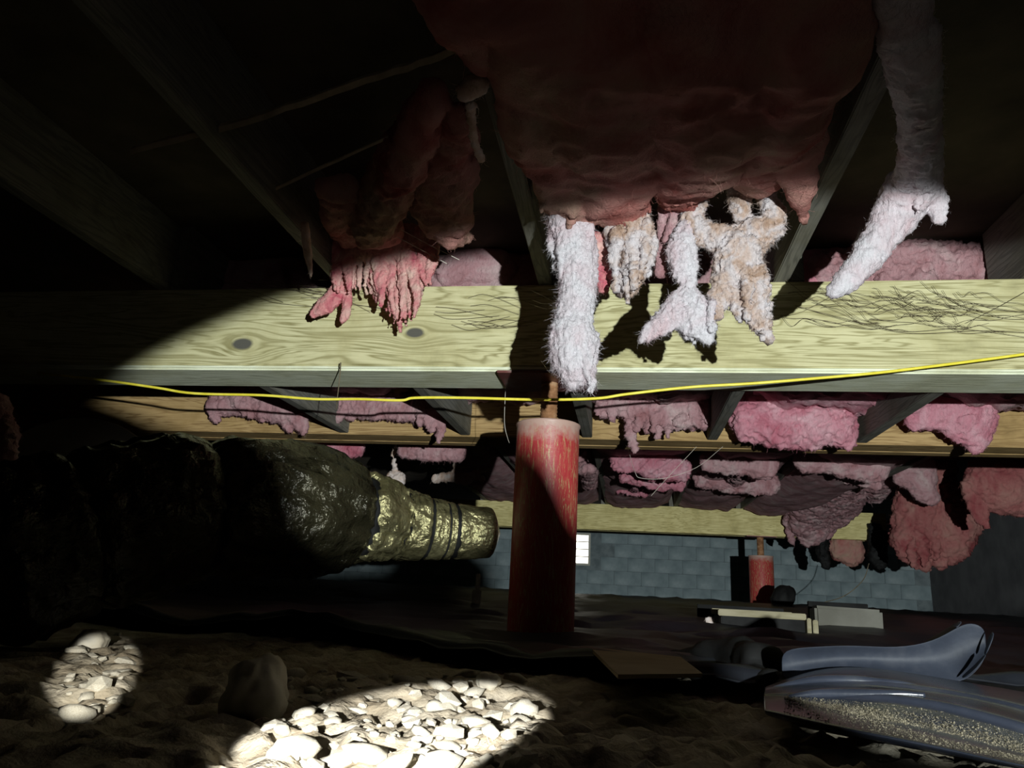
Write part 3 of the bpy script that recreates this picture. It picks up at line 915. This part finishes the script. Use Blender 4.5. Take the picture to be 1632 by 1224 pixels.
# ------------------------------------------------------------------ duct
DP = [(-40, 900, 1.45, 150), (120, 850, 1.6, 135), (270, 815, 1.75, 120), (400, 808, 1.9, 104), (500, 815, 2.05, 94), (575, 822, 2.17, 70),
      (630, 833, 2.28, 56), (680, 842, 2.33, 48), (730, 847, 2.38, 42), (788, 850, 2.43, 38)]
DC = catmull(DP, 16)
dp = [at(*q[:3]) for q in DC]
dr = [q[3] / FPX * q[2] for q in DC]
dxs = [q[0] for q in DC]
cuts = [-50, 130, 330, 566, 632, 682, 708, 722, 800]
e = empty('flexible_duct', tuple(dp[0]))
tag(e, 'fat black plastic duct narrowing to a shiny foil end left of the near post', 'duct')


def duct_section(x0, x1, fold, seed, mat, name, end=False):
    ids = [i for i, x in enumerate(dxs) if x0 <= x <= x1]
    ids = [max(ids[0] - 1, 0)] + ids
    n = max(24, len(ids) * 4)
    P, Rr = [], []
    for k in range(n + 1):
        f = ids[0] + (ids[-1] - ids[0]) * k / n
        i = min(int(f), len(dp) - 2)
        t = f - i
        P.append(dp[i].lerp(dp[i + 1], t))
        r = dr[i] * (1 - t) + dr[i + 1] * t
        u = k / n
        r *= 1 - 0.16 * (max(0, 1 - u / 0.16) ** 2) - (0.13 * max(0, (u - 0.86) / 0.14) ** 2 if not end else 0.35 * max(0, (u - 0.80) / 0.20) ** 3)
        Rr.append(r)
    seg = 64
    V, F = tube_geo(P, Rr, seg, 1.0, True)
    for i in range(n + 1):
        for k in range(seg):
            a = 2 * math.pi * k / seg
            q = Vector((math.cos(a) * 1.7, math.sin(a) * 1.7, i / n * 1.3 + seed))
            fo = 1 - 2.2 * abs(noise.noise(Vector((q.x * 2.2 + i / n * 1.5, q.y * 2.2, seed + i / n * 0.8))))
            fo2 = 1 - 2 * abs(noise.noise(Vector((q.x * 4.5, q.y * 4.5 + i / n * 3, seed * 2 + i / n * 2.5))))
            V[i * seg + k] = P[i] + (V[i * seg + k] - P[i]) * (1 + fold * (0.6 * fo + 0.4 * fo2))
    return mesh(name, V, F, mat, e, True)


M['duct_black'] = plain('black_duct_jacket', [(0.35, (0.02, 0.018, 0.010)), (0.65, (0.05, 0.045, 0.024))], 7, 0.22, 0.6, 0.5, 0.04, 13, bstr=1.0)
for i in range(len(cuts) - 1):
    duct_section(cuts[i], cuts[i + 1], [0.14, 0.16, 0.20, 0.16, 0.12, 0.07, 0.06, 0.06][i], i * 3.1, M['duct_black'] if i < 3 else M['duct'], 'jacket_section', i == len(cuts) - 2)
for x in cuts[3:-1]:
    i = min(range(len(dxs)), key=lambda k: abs(dxs[k] - x))
    t = (dp[i + 1] - dp[i - 1]).normalized()
    hw = 0.011 if x > 600 else 0.016
    V, F = tube_geo([dp[i] - t * hw, dp[i] - t * hw * 0.8, dp[i] + t * hw * 0.8, dp[i] + t * hw], [dr[i] * 0.92, dr[i] * 1.0, dr[i] * 1.0, dr[i] * 0.92], 40, 1.0, True)
    st = mesh('strap', V, F, M['strap'], e, True)
    st['label'] = 'black strap'
# grey sheet-metal trunk behind the black duct
e = empty('metal_trunk', tuple(at(120, 760, 3.0)))
tag(e, 'dim grey sheet metal trunk duct behind the black duct at far left', 'duct')
c0 = at(120, 790, 2.75)
for k in range(4):
    P = [c0 + Vector((-0.22 * k - 0.0, 0.33 * k, 0.01 * k)), c0 + Vector((-0.22 * (k + 1) + 0.012, 0.33 * (k + 1) - 0.018, 0.01 * (k + 1)))]
    rr = 0.33
    V, F = tube_geo([P[0], P[0].lerp(P[1], .03), P[0].lerp(P[1], .97), P[1]], [rr * .985, rr, rr, rr * .985], 48, 1.0, True)
    mesh('trunk_section', V, F, M['metal_grey'], e, False)
# pale triangle standing in for a gap of light on the duct
p = [at(272, 766, 1.70), at(279, 838, 1.69), at(281, 848, 1.66), at(242, 848, 1.66), at(236, 836, 1.69)]
q = [v + Vector((0.002, 0.004, 0)) for v in p]
o = mesh('lit_gap_flap', p + q, [(0, 1, 4), (1, 2, 3, 4), (5, 9, 6), (6, 9, 8, 7), (0, 5, 6, 1), (1, 6, 7, 2), (2, 7, 8, 3), (3, 8, 9, 4), (4, 9, 5, 0)], M['concrete'])
tag(o, 'small grey triangle standing for a patch of light on the black duct', 'flap')

# ------------------------------------------------------------------ plastic on the ground


def solid(V, F, name, mat, parent, th, sub=1):
    o = mesh(name, V, F, mat, parent, True)
    md = o.modifiers.new('thickness', 'SOLIDIFY')
    md.thickness = th
    if sub:
        ms = o.modifiers.new('smooth', 'SUBSURF')
        ms.levels = ms.render_levels = sub
    return o


def barrier():
    xs = np.arange(-3.8, 3.9, 0.06)
    V, F = [], []
    fr = [(-3.8, 2.9), (-1.6, 2.2), (-0.62, 1.93), (-0.30, 1.72), (0.02, 1.55), (0.3, 1.48), (0.6, 1.55), (3.9, 1.9)]
    ny = 90
    for x in xs:
        f = np.interp(x, [a for a, _ in fr], [b for _, b in fr])
        for j in range(ny + 1):
            y = f + (10.8 - f) * (j / ny) ** 2.2
            d = y - f
            w = 0.022 * (1 - 2 * abs(noise.noise(Vector((x * 2.2, y * 3.1, 4))))) + 0.014 * noise.noise(Vector((x * 5, y * 6, 1)))
            z = ground_z(x, y) + 0.035 + w + 0.02 * math.exp(-(d / 0.05) ** 2) * (1 + noise.noise(Vector((x * 4, 0, 0)))) - 0.02 * math.exp(-(d / 0.012) ** 2)
            V.append((x, y, z))
    for i in range(len(xs) - 1):
        for j in range(ny):
            a = i * (ny + 1) + j
            F.append((a, a + ny + 1, a + ny + 2, a + 1))
    o = solid(V, F, 'vapor_barrier', M['black_plastic'], None, 0.004, 0)
    return tag(o, 'wrinkled black plastic sheet covering the ground from the post to the back wall', 'plastic sheet')


barrier()


def patch(rows, name, mat, parent, th=0.003, sub=2, wob=0.0):
    V, F = [], []
    nc = len(rows[0])
    for r in rows:
        for q in r:
            v_ = at(*q)
            if wob: v_ += noise.noise_vector(v_ * 14) * wob
            V.append(v_)
    for j in range(len(rows) - 1):
        for i in range(nc - 1):
            F.append((j * nc + i, j * nc + i + 1, (j + 1) * nc + i + 1, (j + 1) * nc + i))
    return solid(V, F, name, mat, parent, th, sub)


cx = [1215, 1285, 1350, 1420, 1500, 1575, 1650]
fy = [1.12, 1.10, 1.08, 1.06, 1.04, 1.02, 1.0]


def row(ys_, dy): return [(cx[i], ys_[i], fy[i] + dy) for i in range(7)]


e = empty('plastic_sheet', tuple(at(1430, 1165, 1.06)))
tag(e, 'blue-black plastic sheet with sandy dirt and a curled up corner at lower right', 'plastic sheet')
rows = [row([1142, 1160, 1172, 1188, 1205, 1219, 1234], 0.03), row([1134, 1152, 1164, 1179, 1196, 1210, 1224], 0.0), row([1128, 1146, 1158, 1173, 1190, 1205, 1219], 0.01),
        row([1113, 1124, 1138, 1155, 1176, 1195, 1214], 0.075), row([1110, 1115, 1120, 1126, 1138, 1158, 1180], 0.12), row([1109, 1112, 1115, 1119, 1131, 1150, 1172], 0.14),
        row([1104, 1103, 1103, 1106, 1117, 1136, 1158], 0.143), row([1103, 1101, 1100, 1104, 1114, 1132, 1153], 0.16), row([1101, 1093, 1093, 1098, 1108, 1122, 1140], 0.225),
        row([1097, 1082, 1080, 1085, 1096, 1110, 1128], 0.228), row([1096, 1079, 1077, 1081, 1092, 1105, 1122], 0.25), row([1096, 1066, 1059, 1064, 1077, 1090, 1103], 0.36), row([1099, 1070, 1064, 1068, 1082, 1095, 1108], 0.39)]
main = patch(rows, 'lower_fold', M['sheet'], e, wob=0.0025)
fx = [1243, 1300, 1360, 1430, 1490, 1525, 1548, 1572]
rows = [[(fx[i], b, 1.47 - 0.006 * i) for i, b in enumerate([1088, 1076, 1070, 1074, 1083, 1090, 1080, 1050])],
        [(fx[i], b, 1.50 - 0.006 * i) for i, b in enumerate([1062, 1052, 1048, 1052, 1054, 1046, 1036, 1024])],
        [(fx[i], b, 1.47 - 0.004 * i) for i, b in enumerate([1034, 1031, 1028, 1034, 1022, 998, 989, 1001])]]
patch(rows, 'upright_fold', M['dusty_sheet'], e, 0.003, 2)
rows = [[(1466, 1028, 1.55), (1495, 1020, 1.55), (1520, 1004, 1.55), (1536, 990, 1.54)], [(1466, 1024, 1.57), (1495, 1008, 1.58), (1516, 994, 1.58), (1528, 987, 1.57)]]
patch(rows, 'curled_strip', M['dusty_sheet'], e, 0.003, 1)
rows = [[(1528, 1082, 1.44), (1552, 1064, 1.43), (1572, 1042, 1.42)], [(1538, 1084, 1.41), (1560, 1068, 1.40), (1577, 1040, 1.40)], [(1562, 1030, 1.42), (1572, 1018, 1.41), (1586, 1006, 1.40)]]
patch(rows[:2], 'curled_strip', M['dusty_sheet'], e, 0.003, 1)
patch([[(1568, 1046, 1.43), (1574, 1026, 1.43), (1580, 1004, 1.43)], [(1573, 1046, 1.41), (1581, 1028, 1.41), (1589, 1008, 1.41)]], 'curled_strip', M['dusty_sheet'], e, 0.003, 1)
for P in ([(1258, 1109, 1.24), (1300, 1104, 1.235), (1350, 1104, 1.225), (1400, 1105, 1.215), (1440, 1104, 1.21), (1475, 1106, 1.205)],
          [(1232, 1096, 1.345), (1290, 1083, 1.325), (1350, 1082, 1.31), (1400, 1086, 1.30), (1440, 1089, 1.29), (1490, 1098, 1.28)]):
    pts = [q + Vector((0, 0.004, -0.002)) for q in pxline(P, 8)]
    n_ = len(pts) - 1
    tube('crease_ridge', pts, [0.002 + 0.006 * math.sin(math.pi * min(1, k / n_ + 0.1) * 0.9) for k in range(n_ + 1)], M['sheet'], e, 14)
# dirt caught along the fold
r_ = np.random.default_rng(4)
geos = []
for k in range(14000):
    u = r_.random()
    i = min(int(u * 6), 5)
    t = u * 6 - i
    w_ = abs(r_.normal(0, 0.45))
    w_ = w_ if r_.random() < 0.7 else -w_ * 1.3
    ya = [1113, 1124, 1138, 1155, 1176, 1195, 1214]
    yb = [1110, 1115, 1120, 1126, 1138, 1158, 1180]
    yf = [1130, 1148, 1160, 1175, 1192, 1207, 1220]
    px = cx[i] * (1 - t) + cx[i + 1] * t
    if px < 1250: continue
    A, B, C_ = [q[i] * (1 - t) + q[i + 1] * t for q in (ya, yb, yf)]
    f0 = fy[i] * (1 - t) + fy[i + 1] * t
    if w_ >= 0:
        py, dy = A + (B - A) * min(w_, 1.0), 0.075 + 0.045 * min(w_, 1.0)
    else:
        py, dy = A + (C_ - A) * min(-w_, 0.95), 0.01 + 0.065 * (1 + max(w_, -0.95))
    c = at(px, py, f0 + dy) + Vector((0, -0.001, 0.0025))
    sz = 0.0005 + 0.0016 * r_.random() ** 7
    pts = [c + Vector(r_.normal(0, 1, 3)).normalized() * sz for _ in range(4)]
    geos.append((pts, [(0, 1, 2), (0, 2, 3), (0, 3, 1), (1, 3, 2)]))
V, F = join_geo(geos)
tag(mesh('dirt_grains', V, F, M['dirt'], e), kind='stuff')

# black bundle, card, box, slab


def lump(name, strands, mat, label, cat, voxel=0.012, amp=0.02, scale=9, seed=1, ratio=0.8, fine=0.1):
    geos = []
    for st in strands:
        C = catmull(st, 5)
        geos.append(tube_geo([at(*q[:3]) for q in C], [max(q[3], 2) / FPX * q[2] for q in C], 14, ratio))
    V, F = join_geo(geos)
    o = link(name, displaced(name, V, F, voxel, amp, scale, seed, fine), mat, None, True)
    return tag(o, label, cat)


lump('plastic_bundle', [[(1010, 1066, 1.95, 14), (1090, 1062, 1.85, 26), (1160, 1058, 1.75, 36), (1225, 1062, 1.62, 32)], [(1100, 1080, 1.8, 16), (1180, 1085, 1.65, 22), (1230, 1092, 1.5, 18)]], M['strap'],
     'low black plastic bundle left of the blue-black sheet', 'plastic', seed=41, amp=0.022, scale=6, fine=0.15)
pc_ = [atz(940, 1036, 0.085), atz(1085, 1052, 0.085), atz(1120, 1080, 0.085), atz(985, 1082, 0.085)]
o = mesh('card_sheet', pc_ + [v + Vector((0, 0, 0.006)) for v in pc_], [(0, 3, 2, 1), (4, 5, 6, 7), (0, 1, 5, 4), (1, 2, 6, 5), (2, 3, 7, 6), (3, 0, 4, 7)], M['card'])
tag(o, 'dim brown card sheet lying right of the near post base', 'card')

YB = 3.2
a, b_ = at(1150, 1014, YB), at(1284, 1014, YB)
top = at(1150, 976, YB).z
e = empty('low_box', tuple((a + b_) / 2))
tag(e, 'low dark box with a pale wooden rim in front of the far red post', 'box')
box('body', (a.x, YB, a.z - 0.03), (b_.x, YB + 0.26, top - 0.012), M['strap'], e, 0.004)
box('rim_board', (a.x - 0.012, YB - 0.012, top - 0.012), (b_.x + 0.004, YB + 0.02, top + 0.012), M['pale_wood'], e, 0.003)
box('rim_board', (a.x - 0.012, YB + 0.24, top - 0.012), (b_.x + 0.004, YB + 0.27, top + 0.012), M['pale_wood'], e, 0.003)
box('end_board', (b_.x + 0.006, YB - 0.012, a.z - 0.03), (b_.x + 0.022, YB + 0.27, top - 0.004), M['pale_wood'], e, 0.003)
box('end_board', (b_.x + 0.035, YB + 0.02, a.z - 0.02), (b_.x + 0.055, YB + 0.24, top - 0.01), M['pale_wood'], e, 0.003)
a, b_ = at(1302, 1022, 3.6), at(1412, 1022, 3.6)
top = at(1350, 968, 3.6).z
e = box('concrete_slab', (a.x, 3.6, a.z - 0.03), (b_.x, 3.72, top), M['slab'], None, 0.012, jitter=0.006)
tag(e, 'grey concrete slab standing right of the low dark box', 'slab')
a, b_ = at(1112, 990, 4.2), at(1250, 990, 4.2)
e = box('dark_plank', (a.x, 4.2, a.z - 0.02), (b_.x, 4.24, at(1150, 965, 4.2).z), M['strap'], None, 0.003)
tag(e, 'black plank on edge behind the low dark box', 'plank')
a, b_ = at(1290, 985, 4.6), at(1385, 985, 4.6)
e = box('dark_plank', (a.x, 4.6, a.z - 0.02), (b_.x, 4.64, at(1330, 960, 4.6).z), M['strap'], None, 0.003)
tag(e, 'black plank on edge behind the grey concrete slab', 'plank')
rag([[(1128, 985, 3.3, 5), (1131, 1000, 3.3, 6), (1126, 1010, 3.3, 5)], [(1138, 1005, 3.3, 4), (1142, 1012, 3.3, 4)]], 'tan_fibre', 'little pale fluff beside the left end of the low dark box', seed=44, voxel=0.006, amp=0.004, fibres=100)
for k, (x_, w_) in enumerate(((1311, 8), (1398, 12))):
    lump('plastic_scrap', [[(x_ - 3, 838, 8.12, w_ * .8), (x_ - 1, 865, 8.1, w_ * .8), (x_ + 1, 885, 8.1, w_), (x_ + 4, 905, 8.1, w_ * .5)], [(x_ + w_, 850, 8.1, w_ * .5), (x_ + w_ * .7, 890, 8.1, w_ * .4)]], M['strap'],
         ['narrow black scrap hanging below the draped mauve insulation', 'wide black scrap hanging at the end of the farthest beam'][k], 'scrap', 0.014, 0.03, 12, 50 + k, fine=0.4)  # black lump below takes the place of a cast shadow
lump('shadow_blob', [[(1238, 962, 6.8, 14), (1250, 950, 6.8, 16), (1262, 940, 6.8, 8)]], M['strap'], 'black lump standing for a wall shadow beside the far red post', 'clod', 0.014, 0.015, 10, 54)
# pale stake
e = empty('wooden_stake', tuple(at(757, 977, 4.0)))
tag(e, 'short pale stake standing left of the near post', 'stake')
a = at(757, 977, 4.0)
box('stake_body', (a.x - 0.022, 4.0, a.z - 0.06), (a.x + 0.022, 4.035, at(757, 940, 4.0).z), M['concrete'], e, 0.004)
box('stake_tip', (a.x - 0.008, 4.005, at(757, 940, 4.0).z), (a.x + 0.014, 4.03, at(757, 914, 4.0).z), M['concrete'], e, 0.003)
# ------------------------------------------------------------------ cables, laths, webs
cab = [(60, 594), (172, 607), (250, 618), (310, 627), (420, 630), (500, 636), (570, 636), (638, 638), (662, 634), (740, 634), (860, 637), (950, 635), (1000, 628), (1100, 617), (1200, 611),
       (1300, 603), (1400, 594), (1500, 582), (1600, 569), (1700, 555)]
o = tube('yellow_cable', pxline([(x, y, 2.12) for x, y in cab]), 0.0043, M['yellow'], None, 10)
tag(o, 'thin yellow cable strung across under the near beam', 'cable')


def lath(P, r, label):
    pts = pxline(P, 6)
    V, F = tube_geo(pts, [r] * len(pts), 4, 0.45)
    for i, v_ in enumerate(V): V[i] = v_ + noise.noise_vector(v_ * 18) * r * 0.35
    return tag(mesh('wooden_lath', V, F, M['lath'], None, False), label, 'lath')


lath([(210, 240, 1.42), (400, 190, 1.32), (560, 135, 1.22), (690, 92, 1.12), (760, 60, 1.06)], 0.012, 'wide weathered lath running up to the coral mass at upper left')
lath([(440, 300, 1.55), (560, 245, 1.42), (660, 200, 1.32), (770, 145, 1.22)], 0.006, 'thin lath below the wide weathered one at upper left')
rag([[(735, 150, 1.2, 14), (758, 135, 1.2, 20), (772, 120, 1.2, 14)], [(750, 165, 1.22, 9), (752, 210, 1.3, 7), (768, 255, 1.4, 5)]], 'tan_fibre', 'frayed tan fluff at the upper end of the thin lath', seed=61, voxel=0.005, amp=0.006, fibres=400)


def threads(name, lines, mat, label, cat, r=0.0007, n=5):
    geos = []
    for P in lines:
        pts = pxline(P, n)
        geos.append(tube_geo(pts, [r] * len(pts), 4))
    V, F = join_geo(geos)
    return tag(mesh(name, V, F, mat), label, cat)


r_ = random.Random(3)
YW = 2.188
web = [[(1268, 488, YW), (1350, 508, YW), (1440, 528, YW), (1530, 524, YW), (1640, 538, YW)], [(1285, 492, YW), (1360, 513, YW), (1450, 531, YW), (1560, 527, YW), (1640, 530, YW)],
       [(1640, 462, YW), (1590, 490, YW), (1540, 515, YW)], [(1250, 445, YW), (1300, 480, YW), (1370, 512, YW)], [(1468, 448, YW), (1490, 466, YW), (1540, 482, YW), (1640, 500, YW)],
       [(1220, 502, YW), (1270, 500, YW), (1330, 470, YW)]]
for k in range(70):
    x0 = r_.uniform(1230, 1560)
    y0 = r_.uniform(455, 520)
    L_ = r_.uniform(30, 150)
    P = [(x0, y0, YW)]
    for j in range(4):
        P.append((P[-1][0] + L_ / 4, P[-1][1] + r_.gauss(1.5 + (522 - P[-1][1]) * 0.12, 7), YW + r_.uniform(-0.006, 0.004)))
    web.append(P)
threads('cobweb', web, M['web'], 'dark tangled cobweb spread over the right half of the near beam', 'cobweb', 0.0006)
web = []
for k in range(16):
    x0, y0 = r_.uniform(330, 520), r_.uniform(440, 475)
    web.append([(x0, y0, YW), (x0 + 40, y0 + r_.uniform(0, 12), YW), (x0 + r_.uniform(70, 160), y0 + r_.uniform(5, 35), YW)])
for k in range(14):
    x0, y0 = r_.uniform(690, 800), r_.uniform(465, 520)
    web.append([(x0, y0, YW), (x0 + 30, y0 + r_.uniform(-8, 10), YW), (x0 + r_.uniform(50, 110), y0 + r_.uniform(-12, 20), YW)])
threads('cobweb', web, M['web'], 'faint dark cobweb on the left part of the near beam', 'cobweb', 0.0006)
threads('cobweb', [[(845, 462, 2.198), (870, 474, 1.95), (895, 490, 1.75)], [(845, 485, 2.198), (870, 492, 1.95), (890, 488, 1.75)], [(848, 478, 2.198), (866, 484, 1.95), (885, 482, 1.75)],
                   [(862, 575, 2.198), (880, 598, 2.0), (905, 612, 1.8)]], M['thread'], 'pale cobweb strands left of the long white tuft', 'cobweb', 0.0007)
threads('thread_strand', [[(632, 362, 1.9), (680, 388, 1.95), (732, 414, 2.0)], [(622, 372, 1.9), (660, 392, 1.95), (712, 420, 2.0)]], M['thread'], 'two pale taut threads right of the ragged pink clump', 'thread', 0.0010)
for P, lab in (([(1000, 712, 3.24), (1012, 752, 3.1), (1022, 762, 3.1), (1060, 762, 3.1), (1110, 745, 3.15), (1152, 712, 3.3)], 'looping pale thread hanging below the second beam'),
               ([(1038, 790, 3.3), (1065, 760, 3.3), (1110, 712, 3.3)], 'straight faint thread slanting under the second beam'),
               ([(806, 612, 2.405), (804, 672, 2.42), (809, 698, 2.42), (812, 706, 2.42)], 'short pale thread left of the near post rim')):
    threads('thread_strand', [P], M['thread'], lab, 'thread', 0.0008)
o = tube('hanging_wire', pxline([(543, 578, 2.16), (541, 605, 2.16), (537, 640, 2.16), (536, 652, 2.16)]), [0.0024 - 0.00008 * k for k in range(19)], M['web'], None, 6)
tag(o, 'short dark wire hanging from the near beam beside the yellow cable', 'wire')
o = tube('loop_wire', pxline([(1385, 898, 6.0), (1375, 925, 6.0), (1345, 950, 6.0), (1305, 962, 6.0)], 8), 0.003, M['web'], None, 6)
tag(o, 'thin dark wire looping down from the far beam end', 'wire')

# ------------------------------------------------------------------ stones
stone_meshes = []
for k in range(7):
    bm = bmesh.new()
    bmesh.ops.create_icosphere(bm, subdivisions=1 if k else 2, radius=1.0)
    for v_ in bm.verts:
        v_.co *= 1 + 0.42 * noise.noise(v_.co * 1.3 + Vector((k * 5, 0, 0)))
        v_.co.z *= 0.8
        v_.co.x *= 1.2
    me = bpy.data.meshes.new('stone')
    bm.to_mesh(me)
    bm.free()
    me.polygons.foreach_set('use_smooth', [k % 2 == 0] * len(me.polygons))
    me.materials.append(M['stone'])
    stone_meshes.append(me)
r_ = random.Random(11)
tot = 0
for k in range(600):
    if tot >= 290: break
    if k % 6 == 0: px, py = r_.uniform(95, 215), r_.uniform(1015, 1155)
    else: px, py = r_.uniform(430, 840), r_.uniform(1072, 1236)
    g = atz(px, py, 0.02)
    s_ = r_.choice([0.004, 0.005, 0.007, 0.008, 0.010, 0.012, 0.017]) * (1.25 if g.y > 1.3 else 1.0)
    o = bpy.data.objects.new('stone', r_.choice(stone_meshes))
    COL.objects.link(o)
    o.location = (g.x, g.y, ground_z(g.x, g.y) + s_ * 0.12)
    o.scale = (s_ * r_.uniform(.8, 1.5), s_ * r_.uniform(.8, 1.3), s_ * r_.uniform(.7, 1.1))
    o.rotation_euler = (r_.uniform(-.3, .3), r_.uniform(-.3, .3), r_.uniform(0, 6.28))
    o.parent = floor
    tot += 1


def rock(px, py, s, label, seed):
    g = atz(px, py, 0.0)
    bm = bmesh.new()
    bmesh.ops.create_icosphere(bm, subdivisions=4, radius=1.0)
    for v_ in bm.verts:
        n_ = v_.co.copy()
        v_.co *= 1 + 0.35 * noise.noise(n_ * 1.1 + Vector((seed, 0, 0))) + 0.12 * noise.noise(n_ * 3 + Vector((seed, 2, 0))) + 0.04 * noise.noise(n_ * 9)
        v_.co = Vector((v_.co.x * s[0], v_.co.y * s[1], v_.co.z * s[2]))
    bmesh.ops.translate(bm, verts=bm.verts, vec=Vector((g.x, g.y, ground_z(g.x, g.y) + s[2] * 0.55)))
    me = bpy.data.meshes.new('rock')
    bm.to_mesh(me)
    bm.free()
    return tag(link('rock', me, M['stone'], None, True), label, 'rock')


rock(405, 1150, (0.045, 0.05, 0.055), 'large rounded rock in shade left of the lit stones', 3)
rock(138, 1055, (0.036, 0.04, 0.032), 'pale lit rock at the top of the left light patch', 8)
rock(775, 1125, (0.022, 0.02, 0.016), 'rounded shaded stone at the right end of the lit stones', 12)

# ------------------------------------------------------------------ unseen blocker, added and shaped to shade the lower left and post


def blocker():
    top = [(-0.12, 0.02), (-0.08, 0.30), (-0.02, 0.365), (0.03, 0.372), (0.074, 0.36), (0.132, 0.345), (0.205, 0.318), (0.250, 0.296), (0.268, 0.25), (0.30, 0.232), (0.36, 0.232), (0.414, 0.236), (0.419, 0.29),
           (0.426, 0.315), (0.436, 0.308), (0.448, 0.296), (0.458, 0.279), (0.466, 0.262), (0.482, 0.252), (0.496, 0.242), (0.506, 0.20), (0.512, 0.170), (0.53, 0.160), (0.57, 0.154), (0.66, 0.14), (0.75, 0.02)]
    xs = np.arange(-0.12, 0.75, 0.004)
    zt = np.interp(xs, [a for a, _ in top], [b for _, b in top])
    prof = [(-0.085, 0.0), (-0.086, 0.25), (-0.088, 0.55), (-0.092, 0.85), (-0.098, 1.0), (-0.108, 0.995), (-0.125, 0.88), (-0.15, 0.6), (-0.18, 0.3), (-0.22, 0.0)]
    V, F = [], []
    m_ = len(prof)
    for i, x in enumerate(xs):
        for (y, f) in prof:
            w = noise.noise(Vector((x * 30, y * 40, f * 6))) * 0.006 * (1 - f ** 4)
            V.append((x, y - 0.004 - abs(w), -0.03 + (zt[i] + 0.03) * f))
    n = len(xs)
    for i in range(n - 1):
        for j in range(m_):
            j2 = (j + 1) % m_
            F.append((i * m_ + j, i * m_ + j2, (i + 1) * m_ + j2, (i + 1) * m_ + j))
    F.append(tuple(range(m_)))
    F.append(tuple((n - 1) * m_ + k for k in reversed(range(m_))))
    o = mesh('light_blocker', V, F, M['black_plastic'], None, True)
    return tag(o, 'added unseen heap just outside the picture, in front of the torch', 'plastic')


blocker()
